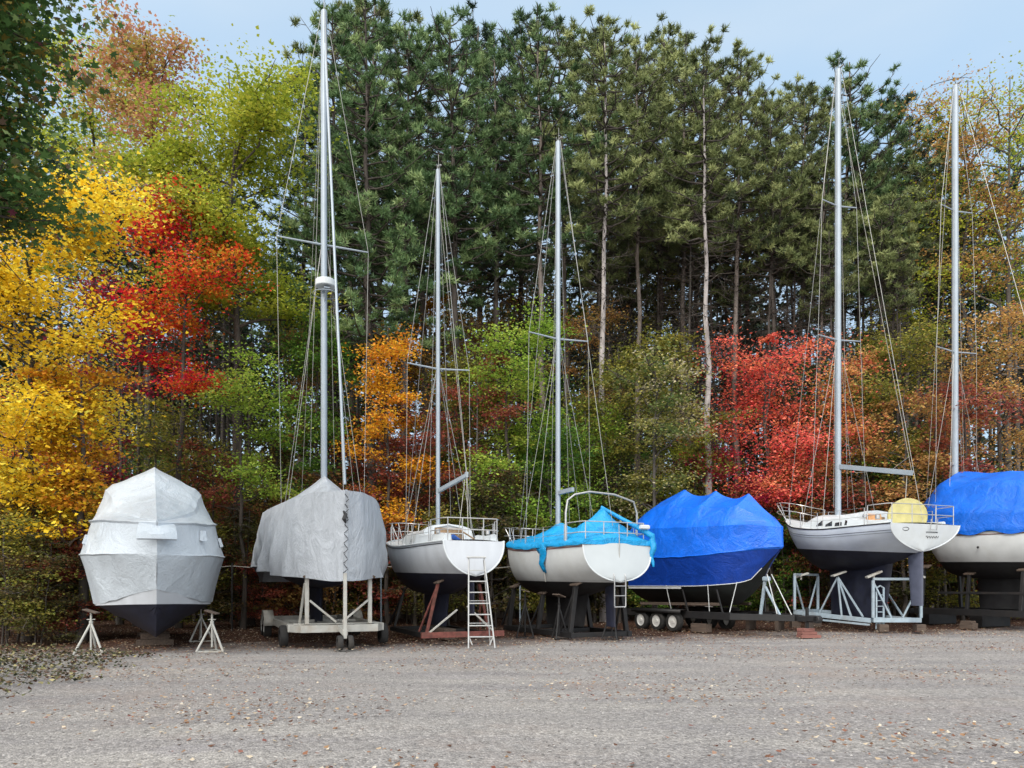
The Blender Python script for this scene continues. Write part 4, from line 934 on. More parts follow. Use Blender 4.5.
m = MB(); m.tube([(xm+.18+.0, 0, zf1), (L*.985, 0, zf0+.15)], .036, 8); m.build('furled_forestay', ALU, ms)
# keel
m = MB(); m.grid([[(L*.42+(k*.18-.9)*(1-.15*j), (.1*math.sin(math.pi*min(1, k/10))+.005)*sd, 1.7-j*.62) for k in range(11)] for j in range(3) for sd in (1,)]); 
m = MB(); rows = []
for j in range(4):
    z = 1.75-j*.42; c0 = L*.32+j*.08; ln = 2.2-j*.12; rows.append([(c0+ln*(.5-.5*math.cos(2*math.pi*k/20)), .13*math.sin(2*math.pi*k/20), z) for k in range(20)])
m.grid(rows, closed=True); m.add(rows[-1], [tuple(range(20))]); m.build('keel', NAVY, B2.root, smooth=40)
# trailer
tr = empty('boat_trailer', B2.S, B2.rz, 'white steel boat trailer carrying the grey-covered sailboat', 'boat trailer')
zf = .52; xf = L*.90
m = MB()
for sd in (1, -1): m.bar((1.2, sd*1.2, zf), (xf-.35, sd*1.2, zf), .12, .2); m.bar((xf-.42, sd*1.2, zf-.003), (xf, sd*.95, zf-.003), .118, .194)
m.bar((xf, -1.0, zf-.006), (xf, 1.0, zf-.006), .16, .19); m.bar((1.2, -1.14, zf), (1.2, 1.14, zf), .1, .16); m.bar((xf*.55, -1.14, zf), (xf*.55, 1.14, zf), .1, .16)
m.bar((1.3, 0, zf-.01), (xf-.08, 0, zf-.01), .16, .12); m.build('frame', WHITEM, tr)
m = MB(); m.grid([[(xf-.1-1.1*i, y, zf+.112) for y in (-1.12, -.3, .3, 1.12)] for i in range(2)]); o = m.build('deck_plate', WHITEM, tr); solidify(o, .01)
for sd in (1, -1):
    m = MB(); m.bar((xf-.1, sd*.82, zf+.11), (xf-.1, sd*.82, 1.86), .1, .1); m.build('upright', WHITEM, tr)
    m = MB(); m.bar((xf-.05, sd*.76, 1.25), (xf-.05, sd*.08, zf+.16), .055, .055); m.bar((xf-.55, sd*.95, zf+.1), (xf-.14, sd*.86, 1.7), .055, .055); m.build('brace', WHITEM, tr)
    m = MB(); m.box((xf-.1, sd*.84, 1.9), (.35, .2, .06), Matrix.Rotation(-sd*.5, 3, 'X'), .01); m.build('bunk', WOOD, tr)
    m = MB(); m.grid([[(3.2+.5*math.cos(a), sd*y, .40+.46*math.sin(a)) for y in (1.22, 1.52)] for a in [math.pi*k/10 for k in range(11)]]); o = m.build('fender', WHITEM, tr, smooth=40); solidify(o, .012)
    wheel(tr, (3.2, sd*1.38, .36), .35, .22, out=sd); wheel(tr, (2.3, sd*1.38, .36), .35, .22, out=sd)
    wheel(tr, (xf-.75, sd*1.33, .30), .29, .2, out=sd, hub=RUBBER)
m = MB(); m.bar((xf+.05, 0, zf+.03), (L-.1, 0, zf-.08), .13, .14); m.build('tongue', WHITEM, tr)
m = MB(); m.bar((L-.12, 0, .3), (L-.12, 0, 1.95), .085, .085); m.bar((L-.3, 0, .5), (L-.14, 0, 1.5), .05, .05); m.build('winch_post', WHITEM, tr)
for sd in (1, -1): wheel(tr, (L-.12, sd*.13, .19), .19, .13, out=sd, hub=BLACKM)

# ================================================================== 3. small open sailboat with the ladder
B3 = Boat('sailboat', (X(474, 20.0), 20.0), (X(404, 26.6), 26.6), 'small uncovered white sailboat with a stepladder against its stern and a raised boom', 'sailboat',
    beam=[(0, .87), (.25, 1.12), (.5, 1.24), (.72, 1.1), (.9, .52), (1, .03)], sheer=[(0, 2.84), (.4, 2.82), (1, 3.28)], wl=[(0, 1.95), (1, 2.12)],
    keel=[(0, 1.90), (.15, 1.62), (.4, 1.32), (.65, 1.36), (.86, 1.66), (.95, 2.2), (1, 3.1)], over=.9, rake=.12, n=2.2)
B3.hull(GEL_GREY, NAVY, GEL_GREY); B3.rail(GEL, .028); B3.rail(BLACKT, .012, -.07, 'rubbing_strake'); L = B3.L
def cabin(Bt, t0, t1, hw0, hw1, h0, h1, mat, name='cabin', slope=.25, fwd=.5, nx=14, aft=.1):
    """coach roof: lofted rounded box on the deck"""
    m = MB(); rows = []
    for i in range(nx+1):
        u = i/nx; t = t0+(t1-t0)*u; zd = Bt.zs(t)-.03; hw = hw0+(hw1-hw0)*u; h = (h0+(h1-h0)*u)
        fx = fwd*0
        s_ = 1
        if i == 0: s_ = 1
        x = L*t
        if u > .75: h *= max(.04, 1-((u-.75)/.25)**1.4)
        sec = [(x, hw, zd), (x-.0, hw-slope*h*.8, zd+h*.78), (x, hw-slope*h-.05, zd+h*.93), (x, hw*.5, zd+h*1.05), (x, 0, zd+h*1.12)]
        full = densify(sec, 3); full = full+[(a, -b_, c) for a, b_, c in reversed(full[:-1])]; rows.append(full)
    m.grid(rows); m.add(rows[0], [tuple(range(len(rows[0])))]); return m.build(name, mat, Bt.root, smooth=35)
cb = cabin(B3, .30, .80, .86, .55, .60, .40, GEL)
# raised companionway frame with the clear hatch, coamings, instruments
xc = L*.30-.02; zc = B3.zs(.3)
m = MB(); fr = [(xc-.02, .52, zc-.1), (xc, .46, zc+.52), (xc, .0, zc+.62), (xc, -.46, zc+.52), (xc-.02, -.52, zc-.1)]; m.tube(fr, .03, 8); m.build('companionway_frame', GEL, cb)
m = MB(); m.add([(xc-.012, .48, zc-.1), (xc-.005, .44, zc+.52), (xc-.005, -.44, zc+.52), (xc-.012, -.48, zc-.1)], [(0, 1, 2, 3)]); o = m.build('companionway_door', TEAK, cb); solidify(o, .02)
m = MB(); m.box((xc-.03, 0, zc+.36), (.02, .8, .02), None, 0); m.box((xc-.03, -.12, zc+.1), (.02, .02, .3), None, 0); m.build('door_trim', GEL, cb)
for yy in (.74, .60, -.70):
    m = MB(); m.disc((xc-.03, yy, zc+.14), (1, 0, 0), .065 if yy != .60 else .045, .03, 16); m.build('instrument', BLACKT, cb)
for sd in (1, -1):
    m = MB(); rows = []
    for i in range(9):
        t = .03+.27*i/8; hw = B3.b(t)-.22; z = B3.zs(t); hh = .22+.12*(i/8)**2; rows.append([(L*t, sd*(hw+.12), z), (L*t, sd*(hw+.06), z+hh*.9), (L*t, sd*hw, z+hh), (L*t, sd*(hw-.1), z+hh*.92), (L*t, sd*(hw-.14), z-.2)])
    m.grid(rows); m.add(rows[0], [tuple(range(5))]); m.build('coaming', GEL, B3.root, smooth=45)
    m = MB(); m.disc((L*.12, sd*.74, B3.zs(.1)+.31), (0, 0, 1), .06, .12, 14); m.build('winch', STEEL, B3.root)
m = MB()                               # side windows
for sd in (1, -1):
    for t in (.40, .52, .63):
        u = (t-.3)/.5; hw = .86+(.5-.86)*u; z = B3.zs(t)-.03; pts = [(L*t+.28*a, sd*(hw-.25*.42*.8*b_+.008), z+.42*.78*b_) for a, b_ in ((-1, .4), (1, .4), (.9, .85), (-.9, .85))]; m.add(pts, [(0, 1, 2, 3)])
m.build('window', GLASS, cb)
m = MB(); m.tube([(L*.16, .3, zc+.18), (L*.2, .1, zc+.22), (L*.24, -.15, zc+.12), (L*.25, -.3, zc+.05)], [.05, .07, .08, .05], 8); m.build('folded_cloth', BLUEC, B3.root)
m = MB(); m.tube([(.02, 0, B3.zs(0)+.06), (.9, .05, B3.zs(.1)+.34)], .022, 8); m.build('tiller', TEAK, B3.root)
B3.pushpit(.12, .62); B3.pulpit(.84, .6); B3.stanchions(.14, .82, 5, .58)
xm = B3.at_px(438)
ms = B3.mast(xm, B3.zs(.5)+.4, B3.zat(170, xm), .085, [(B3.zat(369, xm), 1.0)], lower=True)
m = MB(); be = (xm-1.9, -.25, B3.zat(475, xm-1.9)); m.bar((xm-.1, 0, B3.zat(491, xm)), be, .09, .12); m.box((be[0]+.0, be[1], be[2]+.02), (.12, .07, .16), None, .01); m.build('boom', ALU, ms)
m = MB(); m.tube([be, (xm*.98, 0, B3.zat(200, xm))], .006, 5); m.tube([be, (L*.1, -.1, B3.zs(.1)+.2)], .01, 5); m.tube([(be[0]+.1, be[1], be[2]), (L*.12, .15, B3.zs(.1)+.2)], .01, 5); m.build('mainsheet', ROPE, ms)
def fin(Bt, x0, ln, zt, zb, th, mat, name='keel', sweep=.1, taper=.85, y=0):
    m = MB(); rows = []
    for j in range(5):
        u = j/4; z = zt+(zb-zt)*u; l2 = ln*(1-(1-taper)*u); c0 = x0-sweep*u
        rows.append([(c0-l2*(.5-.5*math.cos(2*math.pi*k/20)), y+th*math.sin(2*math.pi*k/20)*(1 if True else 1), z) for k in range(20)])
    m.grid(rows, closed=True); m.add(rows[-1], [tuple(range(20))]); return m.build(name, mat, Bt.root, smooth=40)
fin(B3, L*.64, 2.5, 1.5, .42, .12, NAVY); fin(B3, .5, .5, 1.75, .85, .04, NAVY, 'rudder')
m = MB(); m.disc((-.07, .45, 2.12), (1, 0, 0), .04, .05, 12); m.disc((-.07, -.1, 2.15), (1, 0, 0), .03, .05, 12); m.build('exhaust_outlet', BLACKT, B3.root)
# cradle (rusty frame)
cr = empty('boat_cradle', B3.S, B3.rz, 'rusty dark steel cradle with a red front beam under the small uncovered sailboat', 'boat cradle')
m = MB()
for sd in (1, -1): m.bar((1.0, sd*.95, .22), (5.2, sd*.95, .22), .12, .14)
m.bar((3.2, -.89, .22), (3.2, .89, .22), .1, .12); m.bar((5.2, -1.0, .225), (5.2, 1.0, .225), .1, .12); m.build('base_rail', BLACKM, cr)
m = MB(); m.bar((.92, -1.25, .26), (.92, 1.2, .26), .12, .16); m.build('front_beam', RUST, cr)
for x_ in (1.3, 4.9):
    for sd in (1, -1):
        z1_ = max(B3.zk(x_/L)+.12, 1.2); m = MB(); m.bar((x_, sd*.93, .3), (x_-.05, sd*.62, z1_), .08, .08); m.bar((x_+.7, sd*.95, .3), (x_, sd*.66, z1_-.15), .05, .05); m.build('upright', BLACKM if x_ > 3 else RUST, cr)
        m = MB(); m.box((x_-.05, sd*.58, z1_+.06), (.35, .25, .05), Matrix.Rotation(-sd*.45, 3, 'X'), .01); m.build('pad', WOOD, cr)
m = MB(); m.bar((.98, .95, .33), (1.1, .1, .95), .05, .05); m.bar((.98, -.95, .33), (1.1, -.2, 1.05), .05, .05); m.build('brace', WHITEM, cr)
w_ = B3.world(2.6); r = empty('keel_block', (w_.x, w_.y, .02), B3.rz, 'timber blocks under the keel of the small uncovered sailboat', 'timber block')
for j in range(2): m = MB(); m.box((0, 0, .09+.165*j), (1.2, .35, .16), None, .01); m.build('timber', WOOD, r)
# stepladder
lx, ly = X(481, 19.25), 19.25
ld = empty('step_ladder', (lx, ly, .03), math.radians(6), 'grey aluminium stepladder standing open against the stern of the small uncovered sailboat', 'stepladder')
H_ = 2.32; wb, wt = .34, .20; dep = .95
def rail_pt(sd, z, rear=False):
    u = z/H_; return (sd*(wb+(wt-wb)*u), (dep*(1-u) if rear else -.30*(1-u)-.0), z)
sh = lambda p: (p[0]-.12*(p[2]/H_), p[1], p[2])
for sd in (1, -1):
    m = MB(); m.bar(sh(rail_pt(sd, 0)), sh(rail_pt(sd, H_)), .035, .075); m.build('rail', ALUL, ld)
    m = MB(); m.bar(sh((sd*.30, dep*.75, 0)), sh((sd*.19, .06, H_-.05)), .03, .03); m.build('rear_leg', ALUL, ld)
for k in range(7):
    z = .29+k*.285; a = sh(rail_pt(1, z)); b_ = sh(rail_pt(-1, z)); m = MB(); m.bar((a[0]-.01, a[1]+.02, z), (b_[0]+.01, b_[1]+.02, z), .09, .028, bev=.004)
    if k == 0:
        m.bar((a[0]-.02, a[1], z-.02), (a[0]-.1, a[1], .08), .012, .03); m.bar((b_[0]+.02, b_[1], z-.02), (b_[0]+.1, b_[1], .08), .012, .03)
    m.build('step', ALUL, ld)
m = MB(); m.box(sh((0, .0, H_+.02)), (.50, .18, .05), None, .012); m.build('top_cap', ALUL, ld)
m = MB(); m.bar(sh((.27, dep*.55, .6)), sh((-.27, dep*.55, .6)), .02, .02); m.bar(sh((.24, .4, 1.2)), sh((-.24, .4, 1.2)), .02, .02); m.build('rear_brace', ALUL, ld)

# ================================================================== 4. turquoise-covered sailboat
B4 = Boat('sailboat', (X(617, 21.5), 21.5), (X(517, 27.6), 27.6), 'white sailboat under a turquoise tarpaulin with a folding ladder down its stern', 'sailboat',
    beam=[(0, 1.16), (.25, 1.36), (.5, 1.44), (.72, 1.22), (.9, .6), (1, .03)], sheer=[(0, 2.86), (.4, 2.84), (1, 3.2)], wl=[(0, 1.72), (1, 1.85)],
    keel=[(0, 1.74), (.15, 1.50), (.4, 1.22), (.65, 1.28), (.86, 1.55), (.96, 2.1), (1, 3.0)], over=.8, rake=.16, n=3.0)
B4.hull(CREAM, BLACKP, plain('dull white transom', (.44, .48, .50), .45, vary=.05, scale=1.5, dirt=(.38, .40, .40))); B4.rail(plain('dull red stripe', (.26, .1, .1), .6), .016, -.10, 'rubbing_strake'); B4.boot(CREAM, .05); L = B4.L
xm = B4.at_px(558); tm = xm/L
T_r4 = [(0, 3.05), (.05, 3.45), (.13, 3.95), (.2, 3.5), (.3, 3.42), (.42, 3.55), (tm-.02, 3.72), (tm+.1, 3.55), (.8, 3.4), (1, 3.35)]
def prof4(t):
    zs_ = B4.zs(t); b_ = B4.b(t)+.05; hang = .05+.012*math.sin(t*17)+.012*math.sin(t*47); x = L*t-.06+.1*t**6
    zr = cat(T_r4, t)
    lo = [(x, b_+.02, zs_-hang), (x, b_+.02, zs_+.02), (x, b_-.06, zs_+.10)]
    k = 1 if .05 < t < .22 else .0
    mid = [(x, b_*.55, zs_+.1+(zr-zs_-.1)*.5-.05*(1-k)), (x, 0, zr)]
    return densify([lo[0], lo[1], lo[2]], 2)[:-1]+densify([lo[2]]+mid, 5, .05)
def wr4(p, t, q):
    c = .06*nz(p[0]*1.7, p[1]*1.7, p[2])+.035*nz(p[0]*4, p[1]*4, p[2]*2); e = min(1, abs(q-.0)*12, abs(1-q)*12)
    s_ = 1 if p[1] > 0 else -1
    return (p[0], p[1]+s_*abs(c)*.3, p[2]+c*e)
cv = B4.cover('tarpaulin', TARP_T, prof4, None, 90, wr4, smooth=50)
# hanging corner of the tarpaulin and the loose edge
tt = .30
m = MB(); rows = []
for k in range(7):
    u = k/6; wd = .34*(1-u*.8); z = B4.zs(tt)+.03-u*.85; p = B4.pt(tt, z, 1, .05+.03*math.sin(k*2)); rows.append([(p[0]+wd*a, p[1]+.03*math.sin(a*9+k), z) for a in (-1, -.5, 0, .5, 1)])
m.grid(rows); o = m.build('hanging_corner', TARP_T, cv, smooth=50); solidify(o, .012)
m = MB(); p = B4.pt(tt, 2.0, 1, .06); m.tube([(p[0], p[1]+.03, 2.05), (p[0]+.01, p[1]-.03, 1.75)], .012, 5); m.build('tie_rope', ROPE, cv)
m = MB(); q = [(-.08+.05*math.sin(k*1.7), -1.19-.02*math.sin(k), 3.35-k*.13) for k in range(8)]; m.tube([(L*.13, 0, 4.0), (L*.07, -.5, 3.62), (L*.02, -.95, 3.3)]+[(a, b_, c-.25) for a, b_, c in q], [.05, .06, .08]+[.09, .1, .1, .09, .08, .07, .05, .03], 8); m.build('rolled_edge', TARP_T, cv, smooth=50)
B4.pushpit(.12, .62); B4.pulpit(.84, .58); B4.stanchions(.14, .82, 5, .58)
ms = B4.mast(xm, B4.zs(.5)+.4, B4.zat(142, xm), .10, [(B4.zat(339, xm), 1.12)], lower=True)
m = MB(); zb_ = B4.zat(493, xm); m.bar((xm-.05, 0, zb_), (xm-1.0, -.0, zb_+.0), .1, .14); m.build('boom', ALU, ms)
# arched bow frame over the cockpit
m = MB(); za = 4.36; hw = 1.25; xa = L*.12
arcp = [(xa, hw, B4.zs(.1)), (xa, hw, za-.6), (xa, hw-.06, za-.22), (xa, hw-.3, za-.04), (xa, hw*.35, za+.07), (xa, -hw*.35, za+.03), (xa, -hw+.12, za-.16), (xa, -hw, za-.5), (xa, -hw, B4.zs(.1))]
m.tube(arcp, .03, 8); m.build('cockpit_arch', STEEL, B4.root)
# lowered stern ladder
lad = MB()
for yy in (.19, -.19): lad.tube([(-.17, yy+.05, 2.0), (-.24, yy+.05, 1.9), (-.24, yy+.05, 1.05), (-.24, yy*.75+.05, 1.0)], .017, 8)
lad.tube([(-.24, .24, 1.02), (-.24, -.14, 1.02)], .017, 8)
st_l = lad.build('stern_ladder', STEEL, B4.root)
for z in (1.62, 1.34): m = MB(); m.bar((-.24, .23, z), (-.24, -.13, z), .05, .025); m.build('rung', STEEL, st_l)
m = MB(); m.tube([(-.1, .0, 3.4), (-.12, 0, 3.0), (-.12, 0, 2.0)], .012, 6); m.build('backstay_tail', ROPE, B4.root)
m = MB(); m.box((-.02, -.95, 3.36), (.12, .3, .13), None, .03); m.build('horseshoe_bracket', GEL, B4.root)
fin(B4, L*.66, 2.9, 1.4, .34, .14, BLACKP); fin(B4, .65, .55, 1.7, .42, .05, NAVY, 'rudder')
cr = empty('boat_cradle', B4.S, B4.rz, 'black steel cradle under the turquoise-covered sailboat', 'boat cradle')
m = MB()
for sd in (1, -1): m.bar((.8, sd*1.0, .16), (5.6, sd*1.0, .16), .14, .16)
for x_ in (.9, 3.1, 5.5): m.bar((x_, -.93, .163), (x_, .93, .163), .12, .14)
m.build('base_rail', BLACKM, cr)
for x_ in (1.0, 3.1, 5.3):
    for sd in (1, -1):
        z1_ = B4.zk(x_/L)+.14; m = MB(); m.bar((x_, sd*.99, .24), (x_, sd*.8, z1_), .13, .13); m.bar((x_+.6, sd*1.0, .24), (x_+.04, sd*.84, z1_-.2), .06, .06); m.build('upright', BLACKM, cr)
        m = MB(); m.box((x_, sd*.76, z1_+.06), (.4, .3, .06), Matrix.Rotation(-sd*.4, 3, 'X'), .01); m.build('pad', WOOD, cr)
for k, (px, Y, h) in enumerate(((525, 22.8, 1.5), (559, 22.2, 1.35), (612, 22.0, 1.35))):
    jack_stand(X(px, Y), Y, h, BLACKM, ('dark jack stand at the left end of the black cradle of the turquoise-covered boat', 'dark jack stand in the middle under the turquoise-covered boat', 'dark jack stand right of the lowered ladder of the turquoise-covered boat')[k], .3, k*.7)

# ================================================================== 5. blue-wrapped cruiser on the triple-axle trailer
B5 = Boat('motor_cruiser', (X(651, 29.0), 29.0), (X(783, 23.6), 23.6), 'motor cruiser shrink-wrapped in bright blue, pointing right on a black trailer', 'motor boat'); L = B5.L
H_b = [(0, 1.3), (.4, 1.42), (.65, 1.3), (.85, .82), (.95, .36), (1, .03)]
H_c = [(0, 1.12), (.4, 1.2), (.65, 1.02), (.85, .58), (.93, .30), (1, .0)]
Z_r = [(0, 2.7), (.5, 2.62), (1, 2.85)]; Z_e = [(0, 1.62), (.5, 1.62), (.8, 1.70), (.93, 1.84), (1, 2.72)]
Z_t = [(0, 3.75), (.3, 3.7), (.7, 3.6), (.9, 3.58), (1, 3.50)]; Y_t = [(0, 1.05), (.1, 1.25), (.5, 1.34), (.75, 1.15), (.9, .72), (1, .06)]
PK = [B5.at_px(q)/L for q in (686, 717, 750)]
print('PK', PK)
def ridge5(t): # three frame peaks with sagging film between
    base = [(0, 4.45), (.1, 4.85), (PK[0], 5.18), (PK[1], 4.98), (PK[2], 4.72), (.985, 3.62), (1, 3.5)]
    z = lin(base, t); pk = (.0, PK[0], PK[1], PK[2], 1.0)
    for a, b_ in zip(pk[:-1], pk[1:]):
        if a <= t <= b_ and 0 < a < PK[2]: z -= .22*4*((t-a)/(b_-a))*(1-(t-a)/(b_-a))
    return z
def prof5(t):
    ze, zr, zt_ = cat(Z_e, t), cat(Z_r, t), cat(Z_t, t); x = L*t
    rk = lambda z: -.95*(max(0, t-.45)/.55)**3*max(0, 2.95-z)/1.2
    p = [(x+rk(ze), cat(H_c, t), ze), (x+rk(zr), cat(H_b, t), zr-.03), (x+rk(zr), cat(H_b, t)+.04, zr), (x, cat(H_b, t), zr+.03), (x-.04, cat(Y_t, t), zt_), (x-.05, cat(Y_t, t)-.04*min(1, (1-t)*9), zt_+.02),
         (x-.06, cat(Y_t, t)*.55, zt_+(ridge5(t)-zt_)*.62), (x-.06, 0, max(zt_+.03, ridge5(t)))]
    return densify(p, 4, .02)
WRAP_BD = film('blue shrink wrap darkened for hull and shade', (0.004, 0.040, 0.28), 0.36, 1.6, 0.5, vary=.2)  # lower band: dark hull under the film and downward shade put into the colour
cv = B5.cover('shrink_wrap', WRAP_B, lambda t: prof5(t)[4:], None, 90, lambda p, t, q: (p[0], p[1]+(1 if p[1] > 0 else -1)*.025*nz(p[0], p[1], p[2], 1.1)*min(1, abs(p[1])*3), p[2]+.02*nz(p[0], p[1], p[2], 2)), smooth=22)
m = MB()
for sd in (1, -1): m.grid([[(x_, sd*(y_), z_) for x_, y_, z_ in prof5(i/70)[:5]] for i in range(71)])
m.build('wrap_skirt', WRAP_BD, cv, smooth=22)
K5 = [(0, .95), (.5, .9), (.75, 1.0), (.9, 1.5), (1, 2.78)]
def bot5(t, sd, k):
    u = k/6; ze = cat(Z_e, t)-.01; zk_ = min(cat(K5, t), ze-.01); z = ze+(zk_-ze)*u; rk = -.95*(max(0, t-.45)/.55)**3*max(0, 2.95-z)/1.2
    return (L*t+rk, sd*(cat(H_c, t)-.015)*(1-u**1.5), z)
m = MB()
for sd in (1, -1): m.grid([[bot5(i/40, sd, k) for k in range(7)] for i in range(41)])
m.add([bot5(0, 1, k) for k in range(7)]+[bot5(0, -1, k) for k in range(5, -1, -1)], [tuple(range(13))])
m.build('bottom', GREENBLK, B5.root, smooth=30)
m = MB()
for sd in (1, -1): m.tube([(lambda q: (q[0], q[1]+sd*.03, q[2]-.01))(prof5(i/30)[0] if sd > 0 else (prof5(i/30)[0][0], -prof5(i/30)[0][1], prof5(i/30)[0][2])) for i in range(30)], .014, 5)
m.build('wrap_rope', CREAM, B5.root)
m = MB(); m.grid([[(lambda q: (q[0], -q[1]-.012, q[2]+dz))(prof5(i/30)[0]) for dz in (.0, -.10)] for i in range(0, 15)]); m.build('waterline_stripe', CREAM, B5.root)
for x_ in (2.2, 4.1, 5.3):
    m = MB(); q = prof5(x_/L)[0]; m.tube([(q[0], -q[1]-.03, q[2]+.02), (q[0]+.05, -1.02, .76)], .012, 5); m.build('tie_down', CREAM, B5.root)
tr = empty('boat_trailer', B5.S, B5.rz, 'black triple-axle boat trailer with white wheel rims under the blue-wrapped cruiser', 'boat trailer')
m = MB()
for sd in (1, -1): m.bar((-.3, sd*1.05, .62), (L-1.2, sd*1.05, .62), .14, .24); m.bar((L-1.25, sd*1.05, .617), (L+.55, sd*.12, .617), .12, .2)
for x_ in (0, 2.0, 4.0, 5.0): m.bar((x_, -.98, .6), (x_, .98, .6), .1, .16)
m.bar((L+.4, 0, .61), (L+1.1, 0, .58), .14, .16); m.build('frame', BLACKM, tr)
for x_ in (1.0, 1.85, 2.7):
    for sd in (1, -1): wheel(tr, (x_, sd*1.28, .36), .36, .23, out=sd)
for sd in (1, -1):
    m = MB(); m.grid([[(x_, sd*y, .80) for y in (1.12, 1.45)] for x_ in (.55, 3.15)]); m.grid([[(xa_, sd*1.45, z) for z in (.80, .66)] for xa_ in (.55, 3.15)]); o = m.build('fender', BLACKM, tr); solidify(o, .015)
    m = MB(); m.bar((.3, sd*.75, .95), (L-2.0, sd*.75, 1.0), .12, .1); m.build('bunk', WOOD, tr)
    for x_ in (3.1, 4.7): m = MB(); m.bar((x_, sd*1.02, .7), (x_-.15, sd*1.15, 1.5), .05, .05); m.build('guide_post', BLACKM, tr)
m = MB(); m.bar((L-.9, 0, .65), (L-.7, 0, 1.9), .08, .08); m.bar((L-.1, 0, .66), (L-.7, 0, 1.6), .06, .06); m.box((L-.66, 0, 1.85), (.2, .16, .16), None, .03); m.build('winch_post', GALV, tr)
m = MB(); m.tube([(L-.5, -.15, 2.0), (L-.15, -.1, .72)], .015, 6); m.tube([(L-.62, .2, 2.0), (L+.2, .16, .7)], .015, 6); m.build('strap', CREAM, tr)
m = MB(); m.box((L+1.12, 0, .62), (.35, .2, .2), None, .03); m.disc((L+1.28, 0, .6), (0, 1, 0), .12, .2, 16); m.build('coupler', BLACKM, tr)
m = MB(); m.bar((L+.9, 0, .30), (L+.9, 0, .95), .08, .08); m.build('tongue_jack', BLACKM, tr)
wv = B5.world(L+.9); r = empty('timber_stack', (wv.x, wv.y, .02), .1, 'small stack of red-brown timber blocks under the tongue of the black trailer', 'timber stack')
for j, (a, b_, c) in enumerate(((.62, .34, .05), (.5, .3, .0), (.42, .3, -.04))): m = MB(); m.box((c, 0, .05+.1*j), (a, b_, .095), Matrix.Rotation(.12*j, 3, 'Z'), .008); m.build('block', REDWOOD, r)
w_ = B5.world(3.6, -.9); r = empty('timber_block', (w_.x, w_.y, .02), B5.rz, 'dark block of timber on the ground under the middle of the black trailer', 'timber block')
m = MB(); m.box((0, 0, .16), (.7, .3, .3), None, .01); m.build('block', WOOD, r)
w_ = B5.world(L-1.0, 1.4); r = empty('pallet', (w_.x+.2, w_.y+1.2, .02), B5.rz+.5, 'low brown timber pallet behind the front of the black trailer', 'pallet')
m = MB(); [m.box((0, -.5+.2*k, .5), (2.2, .13, .03), None, .004) for k in range(6)]; m.build('boards', WOOD, r)
for k in (-1, 0, 1): m = MB(); m.box((k*1.0, 0, .25), (.12, 1.1, .46), None, .01); m.build('leg', WOOD, r)

# ================================================================== 6. grey-blue sailboat on the pale steel cradle
B6 = Boat('sailboat', (X(926, 24.7), 24.7), (X(786, 30.8), 30.8), 'uncovered sailboat with grey-blue sides and a round yellow wheel cover, on a pale steel cradle', 'sailboat',
    beam=[(0, 1.58), (.25, 1.68), (.5, 1.68), (.72, 1.3), (.9, .62), (1, .03)], sheer=[(0, 3.68), (.4, 3.66), (.7, 3.85), (1, 4.42)], wl=[(0, 2.72), (1, 3.18)],
    keel=[(0, 2.78), (.15, 2.5), (.4, 2.15), (.65, 2.2), (.86, 2.62), (.96, 3.3), (1, 4.2)], over=1.1, rake=-.18, n=2.1, m=1.3)
B6.hull(GEL_BLUE, NAVY, GEL); B6.rail(BLACKT, .022); B6.stripe(NAVY, .22, .235); B6.stripe(NAVY, .30, .31); L = B6.L
cb = cabin(B6, .30, .78, 1.05, .62, .62, .50, GEL, slope=.25)
for sd in (1, -1):
    for t in (.36, .44, .52, .60):
        u = (t-.3)/.48; hw = 1.05+(.62-1.05)*u; h = .62+(.5-.62)*u; z = B6.zs(t)-.03; m = MB()
        pts = [(L*t+.19*a+.05*b_, sd*(hw-.02*a*1.2-.25*h*b_*.98+.014), z+h*.78*b_) for a, b_ in ((-1, .38), (1, .38), (.9, .86), (-.9, .86))]; m.add(pts, [(0, 1, 2, 3)]); o = m.build('window', GLASS, cb); solidify(o, .012, 1)
    m = MB(); rows = []
    for i in range(9):
        t = .05+.25*i/8; hw = B6.b(t)-.35; z = B6.zs(t); hh = .16+.2*(i/8)**2; rows.append([(L*t, sd*(hw+.12), z), (L*t, sd*(hw+.06), z+hh*.9), (L*t, sd*hw, z+hh), (L*t, sd*(hw-.1), z+hh*.92), (L*t, sd*(hw-.14), z-.2)])
    m.grid(rows); m.add(rows[0], [tuple(range(5))]); m.build('coaming', GEL, B6.root, smooth=45)
    m = MB(); m.disc((L*.16, sd*1.0, B6.zs(.1)+.30), (0, 0, 1), .08, .15, 14); m.build('winch', STEEL, B6.root); m = MB(); m.disc((L*.24, sd*1.02, B6.zs(.1)+.38), (0, 0, 1), .07, .13, 14); m.build('winch', STEEL, B6.root)
xc = L*.30-.02; zc = B6.zs(.3)
m = MB(); m.box((xc-.02, 0, zc+.18), (.04, .6, .5), None, .01); m.build('companionway_door', TEAK, cb)
for yy in (.62, .78): m = MB(); m.disc((xc-.03, yy, zc+.22), (1, 0, 0), .06, .03, 14); m.build('instrument', BLACKT, cb)
m = MB(); m.box((xc+.0-.3, .5, zc+.28), (.12, .6, .42), Matrix.Rotation(.2, 3, 'Y'), .05); m.build('seat_cushion', ORG, B6.root)
m = MB(); m.box((xc-.5, -.2, zc+.30), (.1, .3, .36), Matrix.Rotation(.2, 3, 'Y'), .05); m.build('folded_canvas', CREAM, B6.root)
zw_ = B6.zs(.1)+.33; m = MB(); m.disc((L*.11, .0, zw_), (-1, .75, .05), .62, .14, 40); wc = m.build('wheel_cover', YEL, B6.root, smooth=35)
m = MB(); m.tube([(L*.11+.08, -.06, B6.zs(.1)-.1), (L*.11+.08, -.06, zw_)], .07, 10); m.build('pedestal', GEL, B6.root)
